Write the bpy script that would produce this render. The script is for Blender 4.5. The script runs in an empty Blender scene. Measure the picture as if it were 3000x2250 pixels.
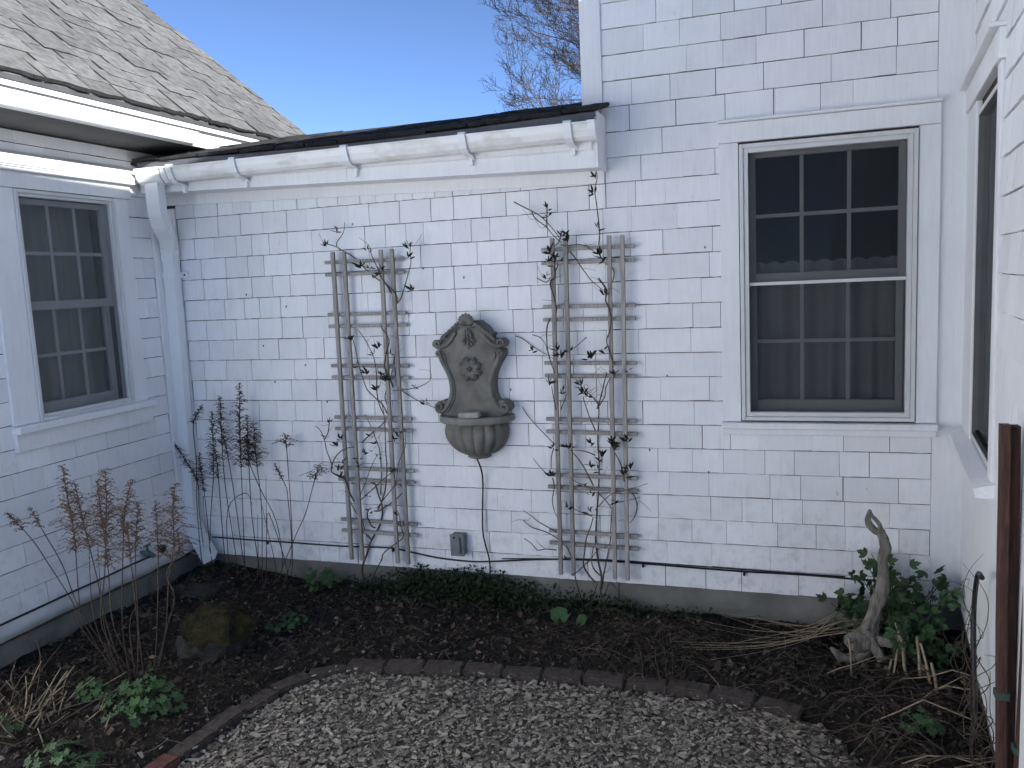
import bpy, bmesh, math, random
from mathutils import Vector, Matrix, noise
random.seed(11)
SC = bpy.context.scene
COL = SC.collection
PI = math.pi
# ------------------------------------------------------------------ camera
cd = bpy.data.cameras.new('camera'); cam = bpy.data.objects.new('camera', cd); COL.objects.link(cam)
cd.sensor_fit = 'HORIZONTAL'; cd.sensor_width = 36.0; cd.lens = 28.908; cd.clip_start = 0.05; cd.clip_end = 500
RT = Vector((0.948171, 0.314341, -0.046487)); UP = Vector((0.004484, 0.133044, 0.991100)); BK = Vector((0.317728, -0.939941, 0.124739))
M4 = Matrix.Identity(4)
for i in range(3):
    M4[i][0] = RT[i]; M4[i][1] = UP[i]; M4[i][2] = BK[i]
M4.translation = Vector((3.63585, -4.23432, 1.83829))
cam.matrix_world = M4
SC.camera = cam
# ------------------------------------------------------------------ light
SUN_EL = math.radians(14.5); SUN_AZ = math.radians(120.0)      # azimuth from +Y towards +X
SD = Vector((math.cos(SUN_EL) * math.sin(SUN_AZ), math.cos(SUN_EL) * math.cos(SUN_AZ), math.sin(SUN_EL)))
W = bpy.data.worlds.new('World'); SC.world = W; W.use_nodes = True
wn = W.node_tree; bg = wn.nodes['Background']
sky = wn.nodes.new('ShaderNodeTexSky'); sky.sky_type = 'NISHITA'; sky.sun_disc = False
sky.sun_elevation = SUN_EL; sky.sun_rotation = SUN_AZ
sky.air_density = 0.27; sky.dust_density = 0.0; sky.ozone_density = 1.8
wn.links.new(sky.outputs[0], bg.inputs[0]); bg.inputs[1].default_value = 0.112
sl = bpy.data.lights.new('sun', 'SUN'); sl.energy = 5.0; sl.angle = math.radians(0.5); sl.color = (1.0, 0.98, 0.96)
so = bpy.data.objects.new('sun', sl); COL.objects.link(so); so.location = (8, -6, 12)
so.rotation_euler = (-SD).to_track_quat('-Z', 'Y').to_euler()
SC.view_settings.view_transform = 'Standard'; SC.view_settings.look = 'None'
SC.view_settings.exposure = 1.56; SC.view_settings.gamma = 1.0
SC.render.engine = 'CYCLES'
SC.cycles.use_denoising = True; SC.cycles.max_bounces = 7; SC.cycles.diffuse_bounces = 4; SC.cycles.transparent_max_bounces = 10
SC.cycles.use_adaptive_sampling = True; SC.cycles.adaptive_threshold = 0.02

# ------------------------------------------------------------------ helpers
def U(a, b): return random.uniform(a, b)
def smooth(t): t = max(0., min(1., t)); return t * t * (3 - 2 * t)
def fbm(x, y, z=0., o=3):
    return noise.fractal(Vector((x, y, z)), 1.0, 2.0, o)

class MB:
    def __init__(s): s.v = []; s.f = []; s.c = []
    def add(s, vs, fs, col=None):
        o = len(s.v); s.v.extend(vs)
        for f in fs: s.f.append(tuple(i + o for i in f)); s.c.append(col)
    def box(s, x0, x1, y0, y1, z0, z1, col=None, bev=0.0):
        if bev > 0:
            b = min(bev, abs(x1 - x0) * .3, abs(y1 - y0) * .3, abs(z1 - z0) * .3)
            vs = []; idx = {}
            P = ((x0, x1), (y0, y1), (z0, z1))
            for i in range(2):
                for j in range(2):
                    for k in range(2):
                        c = [P[0][i], P[1][j], P[2][k]]; sg = [1 if q == 0 else -1 for q in (i, j, k)]
                        for a in range(3):      # vertex lying on the face of axis a
                            p = list(c)
                            for q in range(3):
                                if q != a: p[q] += sg[q] * b
                            idx[(i, j, k, a)] = len(vs); vs.append(tuple(p))
            fs = []
            for a in range(3):
                for e in range(2):
                    o = [q for q in range(3) if q != a]; l = []
                    for (m, n) in ((0, 0), (1, 0), (1, 1), (0, 1)):
                        t = [0, 0, 0]; t[a] = e; t[o[0]] = m; t[o[1]] = n; l.append(idx[(t[0], t[1], t[2], a)])
                    fs.append(tuple(l))
            for a in range(3):                  # edges along axis a
                o = [q for q in range(3) if q != a]
                for m in range(2):
                    for n in range(2):
                        t0 = [0, 0, 0]; t0[o[0]] = m; t0[o[1]] = n; t1 = list(t0); t1[a] = 1
                        fs.append((idx[(*t0, o[0])], idx[(*t1, o[0])], idx[(*t1, o[1])], idx[(*t0, o[1])]))
            for i in range(2):
                for j in range(2):
                    for k in range(2): fs.append(tuple(idx[(i, j, k, a)] for a in range(3)))
            s.add(vs, fs, col); return
        vs = [(x, y, z) for x in (x0, x1) for y in (y0, y1) for z in (z0, z1)]
        s.add(vs, [(0, 1, 3, 2), (4, 6, 7, 5), (0, 4, 5, 1), (2, 3, 7, 6), (0, 2, 6, 4), (1, 5, 7, 3)], col)
    def tube(s, pts, rad, n=6, col=None, cap=True, sub=0, wob=0.0, ridge=0.0):
        P = [Vector(p) for p in pts]
        R = list(rad) if isinstance(rad, (list, tuple)) else [rad] * len(P)
        if sub: P, R = crom(P, R, sub)
        t = (P[1] - P[0]).normalized(); a = Vector((0, 0, 1)) if abs(t.z) < .9 else Vector((1, 0, 0))
        u = t.cross(a).normalized(); vs = []; fs = []
        for i, p in enumerate(P):
            if 0 < i < len(P) - 1: t = (P[i + 1] - P[i - 1])
            elif i: t = P[i] - P[i - 1]
            if t.length < 1e-9: t = Vector((0, 0, 1))
            t = t.normalized(); u = (u - t * u.dot(t))
            if u.length < 1e-6: u = t.cross(Vector((.3, .5, .8)))
            u.normalize(); w = t.cross(u)
            for k in range(n):
                an = 2 * PI * k / n; r = R[i] * (1 + (U(-wob, wob) if wob else 0) + (ridge * (fbm(math.cos(an) * 1.7 + i * .05, math.sin(an) * 1.7, i * .11) + .6 * fbm(math.cos(an) * 4, math.sin(an) * 4 + i * .04, i * .05)) if ridge else 0))
                vs.append(tuple(p + (u * math.cos(an) + w * math.sin(an)) * r))
        for i in range(len(P) - 1):
            for k in range(n):
                k2 = (k + 1) % n; fs.append((i * n + k, i * n + k2, (i + 1) * n + k2, (i + 1) * n + k))
        if cap:
            fs.append(tuple(range(n - 1, -1, -1))); fs.append(tuple((len(P) - 1) * n + k for k in range(n)))
        s.add(vs, fs, col)
    def ell(s, c, r, rot=None, nu=8, nv=5, col=None):
        vs = []; fs = []; c = Vector(c); rot = rot or Matrix.Identity(3)
        for j in range(nv + 1):
            th = PI * j / nv
            for i in range(nu):
                ph = 2 * PI * i / nu
                vs.append(tuple(c + rot @ Vector((r[0] * math.sin(th) * math.cos(ph), r[1] * math.sin(th) * math.sin(ph), r[2] * math.cos(th)))))
        for j in range(nv):
            for i in range(nu):
                i2 = (i + 1) % nu; fs.append((j * nu + i, j * nu + i2, (j + 1) * nu + i2, (j + 1) * nu + i))
        s.add(vs, fs, col)
    def build(s, name, mat, parent=None, sm=False, inv=None, loc=None, fixn=False):
        me = bpy.data.meshes.new(name); me.from_pydata([tuple(v) for v in s.v], [], s.f)
        if any(c is not None for c in s.c):
            ca = me.color_attributes.new('col', 'FLOAT_COLOR', 'CORNER')
            buf = []
            for f, c in zip(s.f, s.c):
                c = c or (.5, .5, .5); buf.extend((c[0], c[1], c[2], 1.0) * len(f))
            ca.data.foreach_set('color', buf)
        if sm: me.polygons.foreach_set('use_smooth', [True] * len(me.polygons))
        if fixn:
            b = bmesh.new(); b.from_mesh(me); bmesh.ops.recalc_face_normals(b, faces=b.faces); b.to_mesh(me); b.free()
        me.update()
        return link(name, me, mat, parent, inv, loc)

def crom(P, R, sub):
    Q = []; S = []; n = len(P)
    for i in range(n - 1):
        p0 = P[max(i - 1, 0)]; p1 = P[i]; p2 = P[i + 1]; p3 = P[min(i + 2, n - 1)]
        for k in range(sub):
            t = k / sub
            Q.append(.5 * ((2 * p1) + (p2 - p0) * t + (2 * p0 - 5 * p1 + 4 * p2 - p3) * t * t + (3 * p1 - p0 - 3 * p2 + p3) * t ** 3))
            S.append(R[i] * (1 - t) + R[i + 1] * t)
    Q.append(P[-1]); S.append(R[-1]); return Q, S
def empty(name, loc, label, cat, group=None, local=False, rz=0.0):
    o = bpy.data.objects.new(name, None); COL.objects.link(o); o.location = loc; o.rotation_euler = (0, 0, rz)
    o.empty_display_size = .05
    o['label'] = label; o['category'] = cat
    if group: o['group'] = group
    if local: LOCAL.add(o.name)
    return o
LOCAL = set()
def tag(o, label, cat, group=None):
    o['label'] = label; o['category'] = cat
    if group: o['group'] = group
    return o
def kind(o, k): o['kind'] = k; return o
def link(name, me, mat, parent=None, inv=None, loc=None):
    o = bpy.data.objects.new(name, me); COL.objects.link(o)
    if mat is not None and not me.materials: me.materials.append(mat)
    if parent is not None:
        o.parent = parent
        if parent.type == 'EMPTY' and parent.name not in LOCAL:
            o.matrix_parent_inverse = Matrix.Translation(parent.location).inverted()
    if loc is not None: o.location = loc
    return o
def copy_tree(o, parent=None):
    c = o.copy(); COL.objects.link(c); c.parent = parent
    if o.name in LOCAL: LOCAL.add(c.name)
    for ch in list(o.children): copy_tree(ch, c)
    return c

# ------------------------------------------------------------------ materials
def nodes(name):
    m = bpy.data.materials.new(name); m.use_nodes = True
    nt = m.node_tree; return m, nt, nt.nodes['Principled BSDF']
def N(nt, t, **kw):
    n = nt.nodes.new(t)
    for k, v in kw.items():
        if k in n.inputs.keys() if hasattr(n.inputs, 'keys') else False: n.inputs[k].default_value = v
        else: setattr(n, k, v)
    return n
def mapped(nt, sc, obj=False):
    tc = nt.nodes.new('ShaderNodeTexCoord'); mp = nt.nodes.new('ShaderNodeMapping'); mp.inputs['Scale'].default_value = sc
    if obj: nt.links.new(tc.outputs['Object'], mp.inputs[0])
    else:
        g = nt.nodes.new('ShaderNodeNewGeometry'); nt.links.new(g.outputs['Position'], mp.inputs[0])
    return mp.outputs[0]
def ntex(nt, vec, scale, detail=3, rough=.6):
    n = nt.nodes.new('ShaderNodeTexNoise'); n.inputs['Scale'].default_value = scale; n.inputs['Detail'].default_value = detail
    n.inputs['Roughness'].default_value = rough; nt.links.new(vec, n.inputs['Vector']); return n.outputs['Fac']
def ramp(nt, fac, a, b, ca=(0, 0, 0), cb=(1, 1, 1)):
    r = nt.nodes.new('ShaderNodeValToRGB'); r.color_ramp.elements[0].position = a; r.color_ramp.elements[1].position = b
    r.color_ramp.elements[0].color = (*ca, 1); r.color_ramp.elements[1].color = (*cb, 1); nt.links.new(fac, r.inputs[0]); return r.outputs[0]
def mix(nt, fac, a, b, mode='MIX'):
    m = nt.nodes.new('ShaderNodeMix'); m.data_type = 'RGBA'; m.blend_type = mode
    for s, v in ((0, fac), (6, a), (7, b)):
        if hasattr(v, 'is_linked') or hasattr(v, 'links'): nt.links.new(v, m.inputs[s])
        elif s == 0: m.inputs[0].default_value = v
        else: m.inputs[s].default_value = (*v, 1)
    return m.outputs[2]
def bump(nt, bs, h, st, d):
    b = nt.nodes.new('ShaderNodeBump'); b.inputs['Strength'].default_value = st; b.inputs['Distance'].default_value = d
    nt.links.new(h, b.inputs['Height']); nt.links.new(b.outputs[0], bs.inputs['Normal'])
def simple(name, c1, c2, scale=12, rough=.7, bst=.3, bd=.003, bscale=None, stretch=(1, 1, 1), rnd=0., spec=.3, obj=False, a=.3, b=.7, attr=False, metal=0.):
    m, nt, bs = nodes(name); v = mapped(nt, stretch, obj)
    f = ntex(nt, v, scale); col = ramp(nt, f, a, b, c1, c2)
    if attr:
        at = nt.nodes.new('ShaderNodeVertexColor'); at.layer_name = 'col'
        col = mix(nt, 1.0, at.outputs[0], ramp(nt, f, a, b, (.75, .75, .75), (1.15, 1.15, 1.15)), 'MULTIPLY')
    if rnd:
        oi = nt.nodes.new('ShaderNodeObjectInfo')
        col = mix(nt, 1.0, col, ramp(nt, oi.outputs['Random'], 0, 1, (1 - rnd,) * 3, (1 + rnd,) * 3), 'MULTIPLY')
    nt.links.new(col, bs.inputs['Base Color']); bs.inputs['Roughness'].default_value = rough
    bs.inputs['Specular IOR Level'].default_value = spec; bs.inputs['Metallic'].default_value = metal
    if bst: bump(nt, bs, ntex(nt, v, bscale or scale * 3, 3), bst, bd)
    return m
def paint(name, grime=.5, grain=(70, 70, 5), rnd=.03, base=(.858, .866, .880), wear=0):
    m, nt, bs = nodes(name)
    g = nt.nodes.new('ShaderNodeNewGeometry')
    v = mapped(nt, (1, 1, 1)); vg = mapped(nt, grain)
    big = ntex(nt, v, 2.3, 2, .65); mid = ntex(nt, v, 14, 4, .7); gr = ntex(nt, vg, 1.0, 3, .6)
    col = ramp(nt, big, .35, .75, base, tuple(c * .93 for c in base))
    col = mix(nt, 1.0, col, ramp(nt, gr, .25, .8, (1.02, 1.02, 1.02), (.94, .94, .93)), 'MULTIPLY')
    sp = nt.nodes.new('ShaderNodeSeparateXYZ'); nt.links.new(g.outputs['Position'], sp.inputs[0])
    mr = nt.nodes.new('ShaderNodeMapRange'); mr.inputs[1].default_value = .15; mr.inputs[2].default_value = .75
    mr.inputs[3].default_value = grime; mr.inputs[4].default_value = grime * .12; nt.links.new(sp.outputs[2], mr.inputs[0])
    mu = nt.nodes.new('ShaderNodeMath'); mu.operation = 'MULTIPLY'; nt.links.new(mr.outputs[0], mu.inputs[0])
    nt.links.new(ramp(nt, mid, .5, .8), mu.inputs[1])
    col = mix(nt, mu.outputs[0], col, (.20, .20, .15))
    sv = ntex(nt, mapped(nt, (9, 9, 1.2)), 2.5, 2, .6)
    mu2 = nt.nodes.new('ShaderNodeMath'); mu2.operation = 'MULTIPLY'; mu2.inputs[1].default_value = .22
    nt.links.new(ramp(nt, sv, .62, .82), mu2.inputs[0]); col = mix(nt, mu2.outputs[0], col, (.42, .41, .37))
    if wear:      # flaked paint: small patches of bare grey wood stretched along the grain
        pk = ntex(nt, mapped(nt, (34, 34, 11)), 1.0, 4, .75); pm = ntex(nt, v, 1.7, 2, .5)
        mm = nt.nodes.new('ShaderNodeMath'); mm.operation = 'MULTIPLY'; nt.links.new(ramp(nt, pk, .66, .70), mm.inputs[0]); nt.links.new(ramp(nt, pm, .50, .66), mm.inputs[1])
        mk = nt.nodes.new('ShaderNodeMath'); mk.operation = 'MULTIPLY'; mk.inputs[1].default_value = .55; nt.links.new(mm.outputs[0], mk.inputs[0]); col = mix(nt, mk.outputs[0], col, (.33, .32, .31))
    if rnd:
        oi = nt.nodes.new('ShaderNodeObjectInfo')
        col = mix(nt, 1.0, col, ramp(nt, oi.outputs['Random'], 0, 1, (1 - rnd,) * 3, (1 + rnd,) * 3), 'MULTIPLY')
    nt.links.new(col, bs.inputs['Base Color']); bs.inputs['Roughness'].default_value = .55; bs.inputs['Specular IOR Level'].default_value = .3
    bump(nt, bs, mix(nt, .5, gr, mid), .35, .002)
    return m
MT = {}
MT['paint'] = paint('white_paint_shingle', .60, (90, 90, 5), .055, wear=1)
MT['trim'] = paint('white_paint_trim', .35, (60, 60, 6), .0)
MT['pvc'] = simple('white_vinyl', (.79, .81, .82), (.85, .865, .875), 3, .35, .0, spec=.5)
MT['backing'] = simple('bare_cedar', (.06, .045, .035), (.10, .08, .06), 30, .9, .2)
MT['concrete'] = simple('foundation_concrete', (.13, .13, .115), (.24, .235, .21), 5, .9, .6, .006, 45)
MT['roofgrey'] = simple('weathered_roof_shingle', (.075, .075, .0745), (.150, .1495, .148), 22, .95, .7, .004, 160, rnd=.16)
MT['roofdark'] = simple('dark_roof_shingle', (.022, .022, .024), (.05, .05, .052), 25, .9, .8, .006, 140, rnd=.2)
MT['edge'] = simple('dark_shingle_edge', (.012, .012, .012), (.028, .028, .028), 40, .95, .5)
MT['drip_shade_dark'] = simple('dark_drip_edge_and_gap_shade', (.040, .042, .045), (.065, .067, .07), 8, .5, .1, spec=.3)  # drip edge metal; also paints the shade in the gap above the gutter
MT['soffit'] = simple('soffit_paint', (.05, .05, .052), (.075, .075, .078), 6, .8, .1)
MT['metal'] = simple('grey_drip_edge', (.055, .06, .068), (.10, .105, .115), 8, .5, .1, spec=.5)
MT['wood'] = simple('weathered_trellis_wood', (.22, .205, .185), (.42, .40, .37), 9, .85, .5, .002, 25, (18, 18, 1.2), .12)
MT['castone'] = simple('cast_stone', (.12, .114, .10), (.23, .22, .195), 9, .88, .6, .004, 70)
MT['palestone'] = simple('pale_stone', (.28, .27, .25), (.42, .41, .39), 30, .9, .5)
MT['black'] = simple('black_rubber', (.008, .008, .009), (.016, .016, .017), 20, .45, .0, spec=.4)
MT['boxgrey'] = simple('grey_box_metal', (.14, .16, .16), (.20, .22, .22), 25, .5, .1, spec=.4)
MT['soil'] = simple('dark_soil', (.008, .007, .006), (.026, .021, .017), 26, .95, 1.0, .02, 70)
MT['patio'] = simple('packed_chips', (.06, .054, .044), (.20, .18, .148), 90, .95, 1.0, .006, 140)
MT['bounce_ground'] = simple('pale_bounce_ground', (.40, .405, .41), (.56, .565, .57), 3, .95, .5, .02, 60)  # unseen ground coloured pale to bounce sunlight onto the walls
MT['brick'] = simple('edging_brick', (.040, .034, .031), (.095, .075, .065), 30, .92, .9, .005, 90, obj=True)
MT['brickred'] = simple('red_edging_brick', (.075, .034, .029), (.145, .060, .049), 30, .92, .9, .005, 90, obj=True)
MT['chip'] = simple('wood_chip', (.2, .2, .2), (.3, .3, .3), 60, .9, .4, .002, 200, attr=True)
MT['litter'] = simple('leaf_litter', (.2, .2, .2), (.3, .3, .3), 40, .9, .3, .002, attr=True)
MT['green'] = simple('green_leaf', (.2, .2, .2), (.3, .3, .3), 30, .6, .2, .002, attr=True)
MT['vineleaf'] = simple('dark_vine_leaf', (.010, .011, .010), (.022, .021, .018), 40, .55, .2, rnd=.3, obj=True)
MT['vinestem'] = simple('vine_bark', (.055, .042, .032), (.13, .10, .075), 60, .9, .4)
MT['astilbe'] = simple('dried_plume', (.028, .018, .014), (.075, .045, .033), 60, .95, .0)
MT['astilbe2'] = simple('rusty_dried_plume', (.085, .053, .037), (.20, .125, .085), 60, .95, .0)
MT['stalk'] = simple('dry_stem', (.05, .038, .03), (.10, .075, .055), 60, .9, .2)
MT['straw'] = simple('pale_straw', (.22, .17, .11), (.40, .32, .22), 40, .85, .3)
MT['drift'] = simple('driftwood', (.09, .08, .066), (.30, .275, .235), 7, .9, 1.0, .008, 22, (7, 7, 1.2))
MT['moss'] = simple('moss', (.010, .009, .005), (.060, .052, .016), 12, .98, 1.0, .012, 160)
MT['rock'] = simple('dark_rock', (.022, .021, .02), (.06, .058, .053), 10, .92, .9, .01, 50)
MT['geranium'] = simple('geranium_leaf', (.024, .060, .020), (.050, .105, .036), 60, .6, .3, .002, rnd=.3, obj=True)
MT['peony'] = simple('glossy_dark_leaf', (.026, .058, .022), (.060, .110, .042), 60, .45, .2, .002, rnd=.3, obj=True)
MT['stake'] = simple('red_brown_stain', (.034, .017, .013), (.085, .041, .030), 14, .75, .7, .004, 30, (10, 10, 1), rnd=.35, spec=.3)
MT['green_tie'] = simple('green_tie', (.03, .06, .05), (.05, .09, .07), 40, .6, .0)
MT['bark'] = simple('tree_bark', (.022, .020, .020), (.060, .051, .048), 10, .9, .4)
MT['room'] = simple('dim_room_wall', (.018, .018, .018), (.03, .03, .03), 3, .9, .0)
MT['sash'] = simple('sash_white', (.62, .62, .61), (.70, .70, .69), 8, .45, .0, spec=.4)
MT['copper'] = simple('verdigris_tap', (.08, .13, .12), (.14, .20, .18), 30, .6, .2, metal=.3)
MT['flash'] = simple('dented_white_flashing', (.55, .56, .56), (.74, .74, .74), 5, .45, .5, .006, 9, spec=.4)
def glass_mat(name, rough=.02, tint=.85):
    m, nt, bs = nodes(name); nt.nodes.remove(bs)
    o = nt.nodes['Material Output']; t = nt.nodes.new('ShaderNodeBsdfTransparent'); t.inputs[0].default_value = (tint, tint, tint, 1)
    g = nt.nodes.new('ShaderNodeBsdfGlossy'); g.inputs['Roughness'].default_value = rough
    fr = nt.nodes.new('ShaderNodeFresnel'); fr.inputs[0].default_value = 1.5
    mx = nt.nodes.new('ShaderNodeMixShader'); nt.links.new(fr.outputs[0], mx.inputs[0]); nt.links.new(t.outputs[0], mx.inputs[1]); nt.links.new(g.outputs[0], mx.inputs[2])
    nt.links.new(mx.outputs[0], o.inputs[0]); return m
def veil_mat(name, col, op, dots=False):
    m, nt, bs = nodes(name)
    o = nt.nodes['Material Output']; t = nt.nodes.new('ShaderNodeBsdfTransparent')
    d = nt.nodes.new('ShaderNodeBsdfDiffuse'); d.inputs[0].default_value = (*col, 1)
    mx = nt.nodes.new('ShaderNodeMixShader'); mx.inputs[0].default_value = op
    nt.links.new(t.outputs[0], mx.inputs[1]); nt.links.new(d.outputs[0], mx.inputs[2]); nt.links.new(mx.outputs[0], o.inputs[0]); nt.nodes.remove(bs)
    return m
MT['glass'] = glass_mat('window_glass')
MT['screen'] = veil_mat('insect_screen', (.030, .032, .036), .58)
MT['screen3'] = veil_mat('dark_insect_screen', (.016, .017, .020), .62)
MT['screen2'] = veil_mat('insect_screen_pale', (.13, .145, .15), .50)
MT['lace'] = veil_mat('lace_cloth', (.80, .82, .78), .86)
# ------------------------------------------------------------------ ground
ARC = [(1.22, -2.35), (1.25, -2.18), (1.27, -2.03), (1.284, -1.836), (1.299, -1.639), (1.316, -1.473), (1.335, -1.291), (1.39, -1.10), (1.48, -.955), (1.60, -.87), (1.77, -.842),
       (1.95, -.818), (2.137, -.788), (2.325, -.76), (2.512, -.746), (2.70, -.734), (2.89, -.728), (3.083, -.722), (3.275, -.73), (3.46, -.768), (3.62, -.813), (3.76, -.87), (3.86, -.98), (3.90, -1.15), (3.88, -1.35), (3.80, -1.6), (3.75, -2.0), (3.75, -2.35)]
def inside_patio(x, y):
    if y < -2.35: return 1.22 < x < 3.75
    c = False; n = len(ARC)
    for i in range(n):
        x1, y1 = ARC[i]; x2, y2 = ARC[(i + 1) % n]
        if (y1 > y) != (y2 > y) and x < (x2 - x1) * (y - y1) / (y2 - y1) + x1: c = not c
    return c
def arc_dist(x, y):
    b = 9.
    for i in range(len(ARC) - 1):
        ax, ay = ARC[i]; bx, by = ARC[i + 1]; dx, dy = bx - ax, by - ay
        t = max(0, min(1, ((x - ax) * dx + (y - ay) * dy) / (dx * dx + dy * dy)))
        b = min(b, math.hypot(x - ax - dx * t, y - ay - dy * t))
    return b
def bed_z(x, y):
    h = .035 + .03 * fbm(x * 2.1, y * 2.1, 3.) + .014 * fbm(x * 9, y * 9, 7.)
    h += .075 * math.exp(-((x - .25) ** 2 + (y + .05) ** 2) / .18) + .04 * math.exp(-(x ** 2) / .1) * smooth((-y) / 1.2)
    h += .045 * math.exp(-((x - 1.7) ** 2) / .6) * math.exp(-(y ** 2) / .06) + .05 * math.exp(-((x - 3.0) ** 2 + (y + .5) ** 2) / .12)
    h += .05 * math.exp(-((x - 4.2) ** 2) / .08)
    d = arc_dist(x, y)
    if inside_patio(x, y): return -.028 + .008 * fbm(x * 3, y * 3, 1.)
    return h * smooth(.35 + d / .15) - .02 * (1 - smooth(d / .12))
g = MB(); nx, ny = 150, 120; X0, X1, Y0, Y1 = -.02, 4.47, -3.6, .06
vs = [(X0 + (X1 - X0) * i / nx, Y0 + (Y1 - Y0) * j / ny) for j in range(ny + 1) for i in range(nx + 1)]
g.add([(x, y, bed_z(x, y)) for x, y in vs], [(j * (nx + 1) + i, j * (nx + 1) + i + 1, (j + 1) * (nx + 1) + i + 1, (j + 1) * (nx + 1) + i) for j in range(ny) for i in range(nx)])
kind(g.build('garden_bed', MT['soil'], sm=True), 'structure')
g = MB(); vs = [(1.1 + 2.8 * i / 110, -3.5 + 2.85 * j / 110) for j in range(111) for i in range(111)]
g.add([(x, y, bed_z(x, y) + .006) for x, y in vs], [f for f in [(j * 111 + i, j * 111 + i + 1, (j + 1) * 111 + i + 1, (j + 1) * 111 + i) for j in range(110) for i in range(110)] if all(inside_patio(*vs[q]) for q in f)])
kind(g.build('patio', MT['patio'], sm=True), 'structure')
g = MB(); g.add([(-90, -90, -.07), (90, -90, -.07), (90, 90, -.07), (-90, 90, -.07)], [(0, 1, 2, 3)])
kind(g.build('ground', MT['bounce_ground']), 'structure')

# ------------------------------------------------------------------ shingle pieces
def shingle_mesh(name, seed, mat, ragged=.012, thin=.45, edge=None):
    r = random.Random(seed); n = 4; vs = []; fs = []
    for i in range(n + 1):
        x = i / n; zb = r.uniform(-ragged, ragged); t = 1 + r.uniform(-.10, .10)
        vs += [(x, 0, zb), (x, -t, zb), (x, -(t * .72), .5), (x, -thin, 1), (x, 0, 1)]
    for i in range(n):
        a = i * 5; b = a + 5
        for k in range(4): fs.append((a + k, b + k, b + k + 1, a + k + 1))
    fs.append((4, 3, 2, 1, 0)); e = n * 5; fs.append((e, e + 1, e + 2, e + 3, e + 4))
    me = bpy.data.meshes.new(name); me.from_pydata(vs, [], fs); me.materials.append(mat)
    if edge:
        me.materials.append(edge)
        for q, p_ in enumerate(me.polygons): p_.material_index = 1 if (q >= n * 4 or q % 4 == 0) else 0
    bm_ = bmesh.new(); bm_.from_mesh(me); bmesh.ops.recalc_face_normals(bm_, faces=bm_.faces); bm_.to_mesh(me); bm_.free()
    return me
SH = [shingle_mesh('shingle', k, MT['paint']) for k in range(6)]
RS = [shingle_mesh('roof_shingle', 20 + k, MT['roofgrey'], .05, .5, MT['edge']) for k in range(6)]
RD = [shingle_mesh('roof_shingle', 40 + k, MT['roofdark'], .07, .5, MT['edge']) for k in range(6)]
def put(me, name, parent, mat4):
    o = bpy.data.objects.new(name, me); COL.objects.link(o); o.parent = parent; o.matrix_local = mat4; return o
def frame(orient, s, z):
    if orient == 'main': return Matrix.Translation((s, -.002, z))
    if orient == 'left': return Matrix.Translation((.002, s, z)) @ Matrix.Rotation(PI / 2, 4, 'Z')
    return Matrix.Translation((-.002, -s, z)) @ Matrix.Rotation(-PI / 2, 4, 'Z')
def course(parent, orient, s0, s1, z, h, wr, pg, th=(.008, .012), cuts=(), jit=.0006, gap=(.0024, .0050)):
    s = s0; grv = U(.0031, .0039) if z > 1.7 else (U(.0036, .0044) if z > 1.1 else U(.0044, .0054))
    while s < s1 - .004:
        w = U(*wr)
        if s1 - (s + w) < wr[0] * .55: w = s1 - s
        q = random.random(); gp = U(*gap) if q < pg else (U(.0008, .0016) if q < pg + .3 else .0003)
        segs = [(s, s + w)]
        for (a, b, za, zb) in cuts:
            if z + h > za + .02 and z < zb - .02:
                o = []
                for (p, q2) in segs:
                    if q2 <= a or p >= b: o.append((p, q2)); continue
                    if p < a: o.append((p, a))
                    if q2 > b: o.append((b, q2))
                segs = o
        for (p, q2) in segs:
            if q2 - p < .012: continue
            ww = q2 - p - gp
            m = frame(orient, p + gp / 2, z + U(-jit, jit)) @ Matrix.Rotation(U(-.004, .004), 4, 'Y') @ Matrix.Diagonal((ww, U(*th), h - grv, 1))
            put(random.choice(SH), 'shingle', parent, m)
        s += w
def roof_course(parent, pool, M, s0, s1, up, h, wr, th, gap=(.004, .012)):
    s = s0 - U(0, wr[0])
    while s < s1:
        w = U(*wr); a = max(s, s0); b = min(s + w, s1)
        if b - a > .03:
            gp = U(*gap)
            put(random.choice(pool), 'roof_shingle', parent, M @ Matrix.Translation((a + gp / 2, U(-.002, .001), up + U(-.006, .006))) @ Matrix.Rotation(U(-.012, .012), 4, 'Y') @ Matrix.Diagonal((b - a - gp, U(*th), h * 1.35, 1)))
        s += w
Z0, DZ = .190, .1245
ZC = [Z0 + DZ * k for k in range(48)]

def sub_empty(name, parent):
    o = bpy.data.objects.new(name, None); COL.objects.link(o); o.parent = parent; o.empty_display_size = .05
    if parent.name not in LOCAL: o.matrix_parent_inverse = Matrix.Translation(parent.location).inverted()
    return o
def box_part(name, parent, mat, boxes, bev=.0025, sm=False):
    m = MB()
    for b in boxes: m.box(*b, bev=bev)
    return m.build(name, mat, parent, sm)

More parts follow.
